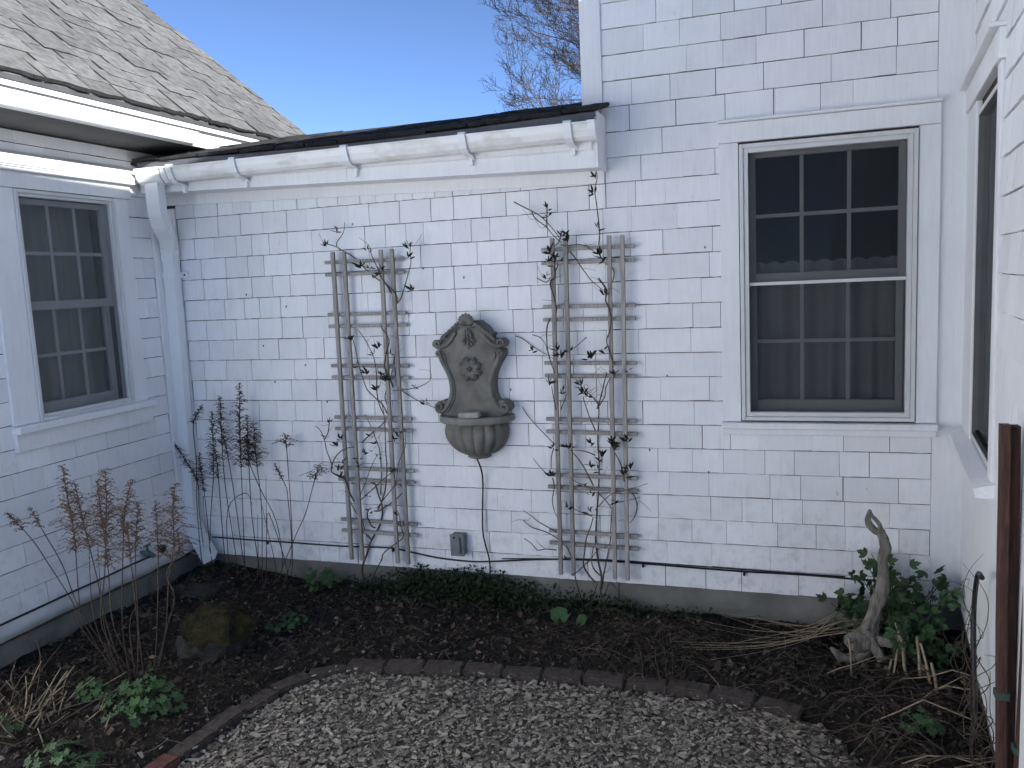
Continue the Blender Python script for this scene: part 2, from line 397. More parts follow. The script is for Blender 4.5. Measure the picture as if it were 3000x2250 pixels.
# ------------------------------------------------------------------ link wing (low roof between the two taller wings)
link_w = empty('shingled_house_link', (1.38, .1, 0), 'low white shingled wall section with dark roof and long white gutter behind the fountain', 'house')
lw = box_part('wall', link_w, MT['backing'], [(-.10, 2.76, .0, .12, .185, 2.66)], 0)
for k, z in enumerate(ZC[:18]):
    xb = 2.7598 if z > 2.1 else U(2.66, 2.86)
    LINKB = globals().setdefault('LINKB', []); LINKB.append(xb)
    course(lw, 'main', .085 + (.0 if k % 2 else .004), xb, z, DZ, (.10, .19) if k > 6 else (.13, .27), .85 if k > 6 else .5)
box_part('foundation', link_w, MT['concrete'], [(-.10, 2.76, .012, .2, -.3, .186)], .006)
m = MB()   # frieze board, lower towards the right
m.add([(-.02, -.024, 2.392), (2.757, -.024, 2.307), (2.757, -.024, 2.60), (-.02, -.024, 2.60), (-.02, .0, 2.392), (2.757, .0, 2.307), (2.757, 0, 2.6), (-.02, 0, 2.6)],
      [(0, 1, 2, 3), (0, 4, 5, 1), (1, 5, 6, 2), (0, 3, 7, 4)])
m.build('frieze_board', MT['trim'], link_w)
box_part('corner_board', link_w, MT['trim'], [(.004, .083, -.02, -.0, .20, 2.37)], .003)
def prism(name, parent, mat, pts_l, pts_r, x0, x1):      # closed profile (y,z) swept along x with a different profile at each end
    m = MB(); n = len(pts_l)
    m.add([(x0, y, z) for y, z in pts_l] + [(x1, y, z) for y, z in pts_r], [(i, (i + 1) % n, n + (i + 1) % n, n + i) for i in range(n)] + [tuple(range(n))[::-1], tuple(range(n, 2 * n))])
    return m.build(name, mat, parent, fixn=True)
prism('fascia_board', link_w, MT['trim'], [(-.22, 2.448), (-.20, 2.448), (-.20, 2.60), (-.22, 2.60)], [(-.22, 2.404), (-.20, 2.404), (-.20, 2.60), (-.22, 2.60)], .03, 1.40)
prism('fascia_board', link_w, MT['trim'], [(-.2205, 2.404), (-.20, 2.404), (-.20, 2.60), (-.2205, 2.60)], [(-.2205, 2.362), (-.20, 2.362), (-.20, 2.60), (-.2205, 2.60)], 1.4015, 2.757)
prism('fascia_moulding', link_w, MT['trim'], [(-.232, 2.50), (-.2212, 2.492), (-.2212, 2.60), (-.232, 2.60)], [(-.232, 2.452), (-.2212, 2.444), (-.2212, 2.60), (-.232, 2.60)], .33, 2.745)
prism('soffit', link_w, MT['trim'], [(-.199, 2.452), (-.025, 2.452), (-.025, 2.47), (-.199, 2.47)], [(-.199, 2.368), (-.025, 2.368), (-.025, 2.386), (-.199, 2.386)], .0, 2.756)
box_part('end_board', link_w, MT['trim'], [(2.7575, 2.7725, -.221, -.018, 2.362, 2.63)], .002)
# roof: low slope with a slight sag in the middle
RSL = math.tan(math.radians(13.5)); CSL = math.cos(math.radians(13.5))
def sag(x): return -.022 * math.sin(PI * min(1, max(0, (x - .1) / 2.7))) ** 1.2
m = MB(); nx = 28
for j in range(nx + 1):
    x = -.3 + 3.07 * j / nx
    m.v += [(x, -.255, 2.622 + sag(x)), (x, .80, 2.622 + RSL * 1.055 + sag(x)), (x, 4.5, 1.6), (x, -.255, 2.607 + sag(x)), (x, .80, 2.52)]
for j in range(nx):
    a = j * 5; b = a + 5; m.f += [(a, b, b + 1, a + 1), (a + 1, b + 1, b + 2, a + 2), (a + 3, a + 4, b + 4, b + 3), (a, a + 3, b + 3, b)]; m.c += [None] * 4
rf = m.build('roof', MT['roofdark'], link_w)
m = MB()
for j in range(nx):
    xa = .06 + 2.71 * j / nx; xb = .06 + 2.71 * (j + 1) / nx; za, zb = 2.616 + sag(xa), 2.616 + sag(xb)
    m.add([(xa, -.262, za - .036), (xb, -.262, zb - .036), (xb, -.262, zb), (xa, -.262, za), (xa, -.24, za), (xb, -.24, zb), (xa, -.256, za - .036), (xb, -.256, zb - .036)], [(0, 1, 2, 3), (3, 2, 5, 4), (0, 6, 7, 1)])
m.build('drip_edge', MT['metal'], rf)
for k in range(9):
    up = -.02 + .115 * k; x = .02 - U(0, .2)
    while x < 2.79:
        w = U(.16, .30); a = max(x, .05); b = min(x + w, 2.80)
        if b - a > .04:
            c = (a + b) / 2
            M = Matrix.Translation((a, -.255 + up * CSL, 2.626 + up * CSL * RSL + sag(c) + U(-.002, .004))) @ Matrix.Rotation(math.radians(13.5) - PI / 2 + .035 + U(0, .02), 4, 'X')
            put(random.choice(RD), 'roof_shingle', rf, M @ Matrix.Rotation(U(-.01, .01), 4, 'Y') @ Matrix.Diagonal((b - a - U(.003, .01), U(.015, .023), .17, 1)))
        x += w
# gutter
gp = [(-.235, 2.553), (-.235, 2.50), (-.25, 2.482), (-.305, 2.482), (-.325, 2.497), (-.34, 2.525), (-.345, 2.552), (-.352, 2.552), (-.352, 2.562), (-.336, 2.562), (-.334, 2.53), (-.318, 2.505), (-.303, 2.492), (-.252, 2.492), (-.243, 2.503), (-.243, 2.553)]
gut = prism('gutter', link_w, simple('stained_vinyl', (.85, .85, .83), (.56, .545, .48), 4, .4, .0, stretch=(1.5, 1, 4), spec=.45, a=.46, b=.80), gp, gp, .33, 2.775)
def gring(name, x0, x1, grow):
    cy, cz = -.295, 2.524; q = [(cy + (y - cy) * (1 + grow), cz + (z - cz) * (1 + grow)) for y, z in gp[:9]] + [(-.235, 2.566)]
    return prism(name, gut, MT['pvc'], q, q, x0, x1)
gring('gutter_outlet', .115, .275, .10); gring('gutter_coupling', .288, .322, .06); gring('end_cap', 2.752, 2.788, .07)
for x in (.355, .777, 1.464, 2.122, 2.656):
    m = MB(); o = [(-.22, 2.47), (-.232, 2.452), (-.25, 2.466), (-.31, 2.474), (-.338, 2.494), (-.353, 2.525), (-.362, 2.56), (-.352, 2.573), (-.335, 2.571)]
    for (a, b) in zip(o[:-1], o[1:]):
        dy, dz = b[0] - a[0], b[1] - a[1]; L = math.hypot(dy, dz); ny_, nz_ = -dz / L * .004, dy / L * .004
        m.add([(x - .019, a[0], a[1]), (x + .019, a[0], a[1]), (x + .019, b[0], b[1]), (x - .019, b[0], b[1]), (x - .019, a[0] - ny_, a[1] - nz_), (x + .019, a[0] - ny_, a[1] - nz_), (x + .019, b[0] - ny_, b[1] - nz_), (x - .019, b[0] - ny_, b[1] - nz_)],
              [(0, 1, 2, 3), (4, 7, 6, 5), (0, 3, 7, 4), (1, 5, 6, 2)])
    m.box(x - .008, x + .008, -.242, -.221, 2.425, 2.468)
    m.build('gutter_bracket', MT['pvc'], gut)
# downspout
def rect_sweep(mb, pts, w, d, side):      # rectangular pipe along pts; side = world direction of its width
    P = [Vector(p) for p in pts]; n = len(P); vs = []; side = Vector(side).normalized()
    for i in range(n):
        t = (P[min(i + 1, n - 1)] - P[max(i - 1, 0)]).normalized(); s = (side - t * side.dot(t)).normalized(); f = t.cross(s)
        for (a, b) in ((-.5, -.36), (-.42, -.5), (.42, -.5), (.5, -.36), (.5, .5), (-.5, .5)):
            vs.append(tuple(P[i] + s * a * w + f * b * d))
    fs = [(i * 6 + k, i * 6 + (k + 1) % 6, (i + 1) * 6 + (k + 1) % 6, (i + 1) * 6 + k) for i in range(n - 1) for k in range(6)]
    mb.add(vs, fs)
m = MB(); rect_sweep(m, [(.066, -.062, 2.09), (.058, -.062, 1.6), (.047, -.062, 1.1), (.037, -.062, .46)], .082, .062, (1, 0, 0))
ds = m.build('downspout', MT['pvc'], link_w, fixn=True)
m = MB(); S_, _ = crom([Vector(p) for p in [(.195, -.285, 2.485), (.195, -.285, 2.38), (.190, -.275, 2.31), (.165, -.22, 2.245), (.115, -.13, 2.19), (.075, -.075, 2.13), (.066, -.066, 2.05)]], [1] * 7, 6)
S_ = [p + Vector((.004 * (k % 2), -.004 * (k % 2), 0)) if 16 < k < 32 else p for k, p in enumerate(S_)]
rect_sweep(m, S_, .088, .068, (1, 0, 0)); m.build('offset_elbow', MT['pvc'], ds, fixn=True)
m = MB(); S_, _ = crom([Vector(p) for p in [(.037, -.064, .56), (.037, -.066, .47), (.048, -.07, .40), (.085, -.08, .33), (.14, -.095, .255), (.185, -.105, .195)]], [1] * 6, 8)
S_ = [p + Vector((.0, -.006 * (k % 2), .004 * (k % 2))) if k > 10 else p for k, p in enumerate(S_)]
rect_sweep(m, S_, .09, .07, (.8, 0, .6)); m.build('outlet_elbow', MT['pvc'], ds, fixn=True)
m = MB(); m.box(.012, .112, -.098, -.028, 1.945, 1.985, bev=.003); m.box(.108, .145, -.03, -.014, 1.945, 1.985, bev=.002); m.build('strap', MT['pvc'], ds)
m = MB(); m.tube([(.128, -.029, 1.966), (.128, -.033, 1.966)], .006, 8); m.build('screw', MT['black'], ds)

# ------------------------------------------------------------------ tall wing right of the link, same wall plane
tall = empty('tall_shingled_house', (3.55, .1, 0), 'tall white shingled house front with the large double hung window, right of the low roof', 'house')
OX0, OX1, OZ0, OZ1 = 3.415, 4.205, 1.09, 2.44
tw = box_part('wall', tall, MT['backing'], [(2.762, OX0, .001, .12, .185, 5.75), (OX1, 4.55, .001, .12, .185, 5.75), (OX0, OX1, .001, .12, .185, OZ0), (OX0, OX1, .001, .12, OZ1, 5.75)], 0)
CUT = [(3.385, 4.24, 1.06, 2.48)]
for k, z in enumerate(ZC[:26]):
    xs = (LINKB[k] if k < len(LINKB) and z < 2.1 else 2.7606)
    course(tw, 'main', xs, 4.278, z + .002, DZ, (.13, .30), (.46 if 7 < k < 18 else .55), cuts=CUT)
box_part('foundation', tall, MT['concrete'], [(2.762, 4.5, .013, .2, -.3, .186)], .006)
box_part('corner_board', tall, MT['trim'], [(2.655, 2.761, -.022, .0, 2.60, 5.75)], .003)
box_part('corner_board', tall, MT['trim'], [(4.279, 4.44, -.008, .0, .19, 5.75)], .002)
box_part('side_wall', tall, MT['trim'], [(2.662, 2.75, .002, 5.0, 2.3, 5.75)], 0)
box_part('upper_wall', tall, MT['trim'], [(2.77, 4.278, -.012, .0, 3.42, 5.75)], 0)
box_part('roof', tall, MT['roofdark'], [(2.5, 9.5, -.02, 5.2, 5.76, 5.9)], 0)
nm = MB()
for (x, z) in ((.55, 1.83), (.82, 1.75), (.64, 1.52), (.92, 1.40), (1.96, 1.87), (1.30, 2.20), (1.72, 1.93), (3.25, 1.96), (3.05, 1.32), (2.95, .93), (3.25, .82), (.70, 1.30), (1.05, 1.18), (2.2, 1.25)):
    nm = MB(); nm.tube([(x, -.006, z), (x, -.016, z), (x + .002, -.018, z - .008)], .0028, 6); nm.build('nail', MT['black'], link_w if x < 2.7 else tall)
# -- the window
win = sub_empty('window', tall)
for b in ((3.327, OX0, -.026, .0, 1.085, 2.445), (OX1, 4.294, -.026, .0, 1.085, 2.445)): box_part('side_casing', win, MT['trim'], [b], .002)
box_part('head_casing', win, MT['trim'], [(3.322, 4.292, -.029, .0, 2.447, 2.538)], .002)
box_part('drip_cap', win, MT['trim'], [(3.318, 4.297, -.052, .0, 2.5395, 2.553)], .003)
box_part('sill', win, MT['trim'], [(3.322, 4.298, -.062, .0, 1.052, 1.083)], .004)
box_part('apron', win, MT['trim'], [(3.326, 4.294, -.030, .0, 1.018, 1.051)], .002)
m = MB()
for (a, b, y0, y1) in ((0, .020, -.036, .03), (.020, .042, -.028, .035)):
    m.box(OX0 + a + .004, OX0 + b + .003, y0, y1, OZ0 + a + .002, OZ1 - a - .006, bev=.002); m.box(OX1 - b - .003, OX1 - a - .004, y0, y1, OZ0 + a + .002, OZ1 - a - .006, bev=.002)
    m.box(OX0 + b + .003, OX1 - b - .003, y0, y1, OZ1 - b - .006, OZ1 - a - .006, bev=.002); m.box(OX0 + b + .003, OX1 - b - .003, y0, y1, OZ0 + a + .002, OZ0 + b + .001, bev=.002)
m.build('storm_frame', MT['sash'], win)
GX0, GX1, GZ0, GZ1 = 3.460, 4.160, 1.128, 2.400
def sash(parent, gx0, gx1, zb, zt, y, zt_rail, zb_rail, stile, mun, par):
    m = MB(); m.box(gx0, gx0 + stile, y, y + .03, zb, zt, bev=.002); m.box(gx1 - stile, gx1, y, y + .03, zb, zt, bev=.002)
    m.box(gx0 + stile, gx1 - stile, y + .001, y + .031, zt - zt_rail, zt, bev=.002); m.box(gx0 + stile, gx1 - stile, y + .001, y + .031, zb, zb + zb_rail, bev=.002)
    s = m.build('sash', MT['sash'], parent)
    a, b, c, d = gx0 + stile, gx1 - stile, zb + zb_rail, zt - zt_rail
    for i in (1, 2):
        x = a + (b - a) * i / 3; box_part('muntin', parent, MT['sash'], [(x - mun, x + mun, y + .010, y + .0245, c, d)], .001)
    z = (c + d) / 2
    for i in range(3):
        xa = a + (b - a) * i / 3 + (mun if i else 0); xb = a + (b - a) * (i + 1) / 3 - (mun if i < 2 else 0)
        box_part('muntin', parent, MT['sash'], [(xa, xb, y + .0105, y + .0235, z - mun, z + mun)], .001)
    for i in range(3):
        for j in range(2):
            xa = a + (b - a) * i / 3; xb = a + (b - a) * (i + 1) / 3; za = c + (d - c) * j / 2; zb_ = c + (d - c) * (j + 1) / 2
            p = MB(); p.add([(xa, y + .018, za), (xb, y + .018, za), (xb, y + .018, zb_), (xa, y + .018, zb_)], [(0, 1, 2, 3)]); p.build('pane', MT['glass'], parent)
sash(win, GX0, GX1, 1.772, GZ1, .028, .030, .042, .032, .009, None)
sash(win, GX0 + .0, GX1, GZ0, 1.80, .062, .030, .055, .034, .009, None)
box_part('meeting_bar', win, MT['sash'], [(GX0 - .003, GX1 + .003, -.006, .012, 1.757, 1.773)], .001)
p = MB(); p.add([(GX0 - .002, .008, GZ0 - .002), (GX1 + .002, .008, GZ0 - .002), (GX1 + .002, .008, GZ1 + .002), (GX0 - .002, .008, GZ1 + .002)], [(0, 1, 2, 3)]); p.build('insect_screen', MT['screen'], win)
m = MB(); m.box(GX0 - .5, GX1 + .5, .13, 2.2, .5, 2.9); m.f = [f for k, f in enumerate(m.f) if k != 2]; m.c = m.c[:5]
m.build('room_shell', MT['room'], tall)
p = MB(); n = 90; zt, zb = 1.86, 1.10    # lace curtain on a rod
for i in range(n + 1):
    x = GX0 - .02 + (GX1 - GX0 + .04) * i / n
    for j in range(7):
        t = j / 6; y = .155 + (.012 + .012 * t) * math.sin(x * 62 + .8 * math.sin(x * 11)) + .012 * math.sin(x * 19 + t)
        z = zt + (zb - zt) * t + (.012 * abs(math.sin(x * 40)) if j == 0 else 0)
        p.v.append((x, y, z))
p.f = [(i * 7 + j, (i + 1) * 7 + j, (i + 1) * 7 + j + 1, i * 7 + j + 1) for i in range(n) for j in range(6)]; p.c = [None] * len(p.f)
cu = p.build('lace_curtain', MT['lace'], sm=True); tag(cu, 'pale lace curtain hanging behind the lower sash of the large right window', 'curtain')

# ------------------------------------------------------------------ left wing
left = empty('shingled_house_wing', (-.2, -1.0, 0), 'white shingled house wing at left with a grey shingle roof and bright sunlit gutter', 'house')
LY0, LY1, LZ0, LZ1 = -1.075, -.425, 1.215, 2.405
lwall = box_part('wall', left, MT['backing'], [(-.14, 0, LY1, -.001, .19, 2.70), (-.14, 0, -9.0, LY0, .19, 2.70), (-.14, 0, LY0, LY1, .19, LZ0), (-.14, 0, LY0, LY1, LZ1, 2.70)], 0)
LC = [.296 + .1185 * k for k in range(22)]
for k, z in enumerate(LC[:19]):
    course(lwall, 'left', -2.0, -.1465 - U(0, .004), z, .1185, (.12, .26), .42, th=(.007, .010), cuts=[(-1.20, -.325, 1.15, 2.50)])
course(lwall, 'left', -2.0, .0, 2.545, .085, (.11, .20), .5); course(lwall, 'left', -2.0, .02, 2.632, .062, (.16, .26), .35)
box_part('unseen_siding', left, MT['trim'], [(.0, .010, -9.0, -2.004, .22, 2.69)], 0)  # unseen stretch of the wing, extended and clad white to bounce sunlight
box_part('foundation', left, MT['concrete'], [(-.2, -.012, -9.0, .0, -.3, .214)], .006)
m = MB(); n = 60
for i in range(n + 1):
    y = -3.0 + 2.853 * i / n; b = .005 * fbm(y * 3, 1.2) + .004 * fbm(y * 11, 4.)
    m.v += [(.012, y, .300), (.017 + b, y, .294 + .005 * fbm(y * 4, 9)), (.019 + 1.6 * b, y, .255 + .01 * fbm(y * 6, 2)), (.020 + b, y, .212 + .007 * fbm(y * 5, 3)), (.004, y, .212)]
m.f = [(i * 5 + k, (i + 1) * 5 + k, (i + 1) * 5 + k + 1, i * 5 + k + 1) for i in range(n) for k in range(4)]; m.c = [None] * len(m.f)
m.build('base_flashing', MT['flash'], left, sm=True)
lc = MB(); lc.tube([(.022 + .004 * fbm(q, 3), -3.0 + .2 * q, .304 + .006 * fbm(q * .8, 5)) for q in range(14)], .0055, 6, sub=4)
tag(lc.build('base_cable', MT['black'], sm=True), 'black cable running along the top of the left wing base flashing', 'cable')
box_part('corner_board', left, MT['trim'], [(.0, .018, -.145, -.0215, .22, 2.50)], .003)
# hood strip of flared shingles above the window
m = MB(); m.add([(.002, y, z) for y in (-4.0, -.235) for z in (2.50, 2.594)] + [(.082, y, 2.515) for y in (-4.0, -.235)] + [(.082, y, 2.502) for y in (-4.0, -.235)], [(0, 1, 4, 6), (2, 7, 5, 3), (1, 3, 5, 4), (4, 5, 7, 6), (0, 6, 7, 2)])
hood = m.build('hood', MT['trim'], left, fixn=True)
s = -2.4; HA = math.atan2(.082, .079)
while s < -.24:
    w = min(U(.10, .19), -.235 - s)
    M = Matrix.Translation((.090, s, 2.509)) @ Matrix.Rotation(PI / 2, 4, 'Z') @ Matrix.Rotation(-HA, 4, 'X')
    if w > .03: put(random.choice(SH), 'shingle', hood, M @ Matrix.Diagonal((w - U(.001, .004), .007, .122, 1)))
    s += w
box_part('hood_trim', left, MT['trim'], [(.0, .074, -4.0, -.30, 2.486, 2.5005)], .002)
# window
lwin = sub_empty('window', left)
for b in ((.0, .022, -1.222, LY0, 1.236, 2.405), (.0, .022, LY1, -.322, 1.236, 2.405)): box_part('side_casing', lwin, MT['trim'], [b], .002)
box_part('head_casing', lwin, MT['trim'], [(.0, .034, -1.40, -.306, 2.4065, 2.485)], .002)
box_part('sill', lwin, MT['trim'], [(.0, .062, -1.228, -.290, 1.196, 1.2345)], .005)
box_part('apron', lwin, MT['trim'], [(.0, .030, -1.222, -.306, 1.105, 1.195)], .002)
m = MB()
for (a, b, d) in ((0, .018, .030), (.018, .034, .018)):
    m.box(-.03, d, LY0 + a + .001, LY0 + b, LZ0 + .02 + a, LZ1 - a - .002, bev=.002); m.box(-.03, d, LY1 - b, LY1 - a - .001, LZ0 + .02 + a, LZ1 - a - .002, bev=.002)
    m.box(-.03, d, LY0 + b, LY1 - b, LZ1 - b - .002, LZ1 - a - .002, bev=.002); m.box(-.03, d, LY0 + b, LY1 - b, LZ0 + .02 + a, LZ0 + .02 + b, bev=.002)
m.build('storm_frame', MT['sash'], lwin)
def lsash(y0, y1, zb, zt, x, tr, br, st, mun):
    m = MB(); m.box(x - .03, x, y0, y0 + st, zb, zt, bev=.002); m.box(x - .03, x, y1 - st, y1, zb, zt, bev=.002)
    m.box(x - .031, x - .001, y0 + st, y1 - st, zt - tr, zt, bev=.002); m.box(x - .031, x - .001, y0 + st, y1 - st, zb, zb + br, bev=.002)
    m.build('sash', MT['sash'], lwin); a, b, c, d = y0 + st, y1 - st, zb + br, zt - tr; z = (c + d) / 2
    for i in (1, 2):
        y = a + (b - a) * i / 3; box_part('muntin', lwin, MT['sash'], [(x - .024, x - .010, y - mun, y + mun, c, d)], .001)
    for i in range(3):
        box_part('muntin', lwin, MT['sash'], [(x - .0235, x - .0105, a + (b - a) * i / 3 + (mun if i else 0), a + (b - a) * (i + 1) / 3 - (mun if i < 2 else 0), z - mun, z + mun)], .001)
        for j in range(2):
            p = MB(); p.add([(x - .018, a + (b - a) * (i + q) / 3, c + (d - c) * (j + r_) / 2) for q, r_ in ((0, 0), (1, 0), (1, 1), (0, 1))], [(0, 1, 2, 3)]); p.build('pane', MT['glass'], lwin)
lsash(-1.038, -.462, 1.80, 2.366, -.022, .03, .045, .032, .009)
lsash(-1.038, -.462, 1.262, 1.835, -.056, .03, .055, .036, .009)
p = MB(); p.add([(.0, -1.041, 1.255), (.0, -.459, 1.255), (.0, -.459, 2.369), (.0, -1.041, 2.369)], [(0, 1, 2, 3)]); p.build('insect_screen', MT['screen2'], lwin)
m = MB(); m.box(-2.4, -.15, -1.7, .0, .6, 2.68); m.f = [f for k, f in enumerate(m.f) if k != 1]; m.c = m.c[:5]; m.build('room_shell', MT['room'], left)
p = MB(); n = 70
for i in range(n + 1):
    y = -1.06 + .62 * i / n
    for j in range(5): p.v.append((-.175 + .014 * math.sin(y * 66 + math.sin(y * 17)) + .01 * math.sin(y * 23), y, 2.36 - 1.12 * j / 4))
p.f = [(i * 5 + j, (i + 1) * 5 + j, (i + 1) * 5 + j + 1, i * 5 + j + 1) for i in range(n) for j in range(4)]; p.c = [None] * len(p.f)
tag(p.build('sheer_curtain', MT['lace'], sm=True), 'full length sheer curtain behind the left wing window', 'curtain')
# eave and roof
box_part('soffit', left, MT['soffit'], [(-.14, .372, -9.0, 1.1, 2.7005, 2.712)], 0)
box_part('fascia_board', left, MT['trim'], [(.374, .392, -9.0, 1.16, 2.694, 2.7735)], .002); box_part('fascia_board', left, MT['trim'], [(.374, .404, -9.0, 1.16, 2.789, 2.813)], .002)
box_part('drip_edge', left, MT['drip_shade_dark'], [(.400, .414, -9.0, 1.17, 2.8135, 2.838)], .002); box_part('painted_shadow_strip', left, MT['drip_shade_dark'], [(.3925, .3945, -9.0, 1.15, 2.774, 2.7885)], 0)  # thin second strip: shade of the gap above the gutter, painted dark
gl = [(x, z - .020) for x, z in [(.400, 2.776), (.400, 2.722), (.412, 2.712), (.448, 2.712), (.462, 2.724), (.470, 2.776), (.464, 2.776), (.456, 2.728), (.446, 2.719), (.414, 2.719), (.407, 2.726), (.407, 2.776)]]
m = MB(); n = len(gl); m.add([(x, y, z) for y in (-9.0, -.215) for x, z in gl], [(i, (i + 1) % n, n + (i + 1) % n, n + i) for i in range(n)] + [tuple(range(n, 2 * n))]); m.build('gutter', MT['pvc'], left, fixn=True)
RA = math.atan(.83); RC, RSN = math.cos(RA), math.sin(RA)
m = MB(); m.add([(.415, -9.0, 2.842), (.415, 1.19, 2.842), (-3.6, 1.19, 2.842 + 4.015 * .83), (-3.6, -9.0, 2.842 + 4.015 * .83), (.405, -9.0, 2.826), (.405, 1.19, 2.826), (-3.6, 1.19, 2.6), (-3.6, -9.0, 2.6)], [(0, 1, 2, 3), (0, 4, 5, 1), (1, 5, 6, 2), (4, 0, 3, 7)])
lroof = m.build('roof', MT['roofgrey'], left)
MR = Matrix.Translation((.43, 0, 2.838)) @ Matrix.Rotation(PI / 2, 4, 'Z') @ Matrix.Rotation(RA - PI / 2, 4, 'X') @ Matrix.Rotation(.045, 4, 'X')
for k in range(19):
    up = .126 * k
    base = MR @ Matrix.Rotation(-.045, 4, 'X') @ Matrix.Translation((0, 0, up)) @ Matrix.Rotation(.045, 4, 'X')
    roof_course(lroof, RS, base, -1.75 + .045 * k, 1.215 + U(-.012, .012), 0, .126, (.19, .27), (.014, .022), (.008, .015))

# ------------------------------------------------------------------ right wing, its wall not quite square to the others
TH = -0.095
right = empty('shingled_house_wing', (4.425, 0, 0), 'white house wall closing the yard at right with a narrow dark window and peeling sill', 'house', local=True, rz=TH)
RY0, RY1, RZ0, RZ1 = -1.02, -.36, 1.12, 2.43
rw = box_part('wall', right, MT['backing'], [(.0, .14, RY1, .0, .19, 3.48), (.0, .14, -4.0, RY0, .19, 3.48), (.0, .14, RY0, RY1, .19, RZ0), (.0, .14, RY0, RY1, RZ1, 3.48)], 0)
for k in range(9, 30):
    z = Z0 - .02 + DZ * k
    if z > 3.34: break
    course(rw, 'right', 1.112 if z < 2.5 else .155, 3.95, z, DZ, (.12, .24), .3, th=(.010, .017), gap=(.002, .006))
for b in ((-.012, -.0, -1.108, -.012, .20, 1.012), (-.0125, -.0, -3.95, -1.1095, .20, 1.30)): box_part('lower_board', right, MT['trim'], [b], .002)
box_part('foundation', right, MT['concrete'], [(.012, .2, -4.0, .0, -.3, .195)], .006)
box_part('upper_wall', right, MT['trim'], [(-.012, .0, -4.0, -.2, 3.38, 3.48)], 0); box_part('end_wall', right, MT['trim'], [(.0, 5.0, -4.12, -4.01, -.3, 3.48)], 0)
box_part('corner_board', right, MT['trim'], [(-.016, .0, -.150, -.004, 2.60, 3.48)], .003)
m = MB(); m.add([(x, y, z) for y in (-4.15, -.02) for x, z in ((-.30, 3.49), (-.30, 3.62), (2.6, 4.15), (5.6, 3.62), (5.6, 3.49))], [(0, 1, 2, 3, 4), (9, 8, 7, 6, 5), (0, 5, 6, 1), (1, 6, 7, 2), (2, 7, 8, 3), (3, 8, 9, 4), (4, 9, 5, 0)])
m.build('roof', MT['roofdark'], right, fixn=True)
rwin = sub_empty('window', right)
for b in ((-.024, .0, RY1, -.003, 1.075, 2.474), (-.024, .0, -1.108, RY0, 1.04, 2.474)): box_part('side_casing', rwin, MT['trim'], [b], .003)
box_part('head_casing', rwin, MT['trim'], [(-.034, .0, -1.115, -.004, 2.476, 2.575)], .003)
box_part('drip_cap', rwin, MT['trim'], [(-.062, .0, -1.118, -.004, 2.5765, 2.592)], .003)
m = MB(); m.add([(-.02, -.05, 1.075), (-.075, -.05, 1.045), (-.075, -.05, 1.018), (-.0, -.05, 1.018), (-.02, -1.15, 1.075), (-.075, -1.10, 1.045), (-.07, -1.12, 1.018), (-.0, -1.13, 1.018), (.0, -.05, 1.08), (.0, -1.15, 1.08)], [(0, 1, 5, 4), (1, 2, 6, 5), (2, 3, 7, 6), (8, 0, 4, 9), (4, 5, 6, 7, 9), (8, 3, 2, 1, 0)])
m.build('sill', MT['trim'], rwin, fixn=True)
box_part('storm_frame', rwin, MT['sash'], [(-.018, .01, RY1 - .012, RY1 - .001, 1.09, 2.428), (-.018, .01, RY0 + .001, RY0 + .012, 1.09, 2.428), (-.018, .01, RY0 + .012, RY1 - .012, 2.41, 2.428), (-.018, .01, RY0 + .012, RY1 - .012, 1.09, 1.11)], .002)
p = MB(); p.add([(-.014, RY0 + .01, 1.10), (-.014, RY1 - .01, 1.10), (-.014, RY1 - .01, 2.415), (-.014, RY0 + .01, 2.415)], [(0, 1, 2, 3)]); p.build('insect_screen', MT['screen3'], rwin)
p = MB(); p.add([(.006, RY0 + .01, 1.10), (.006, RY1 - .01, 1.10), (.006, RY1 - .01, 2.415), (.006, RY0 + .01, 2.415)], [(0, 1, 2, 3)]); p.build('pane', MT['glass'], rwin)
m = MB(); m.box(.15, 2.2, -1.6, .0, .6, 2.9); m.f = [f for k, f in enumerate(m.f) if k != 0]; m.c = m.c[:5]; m.build('room_shell', MT['room'], right)
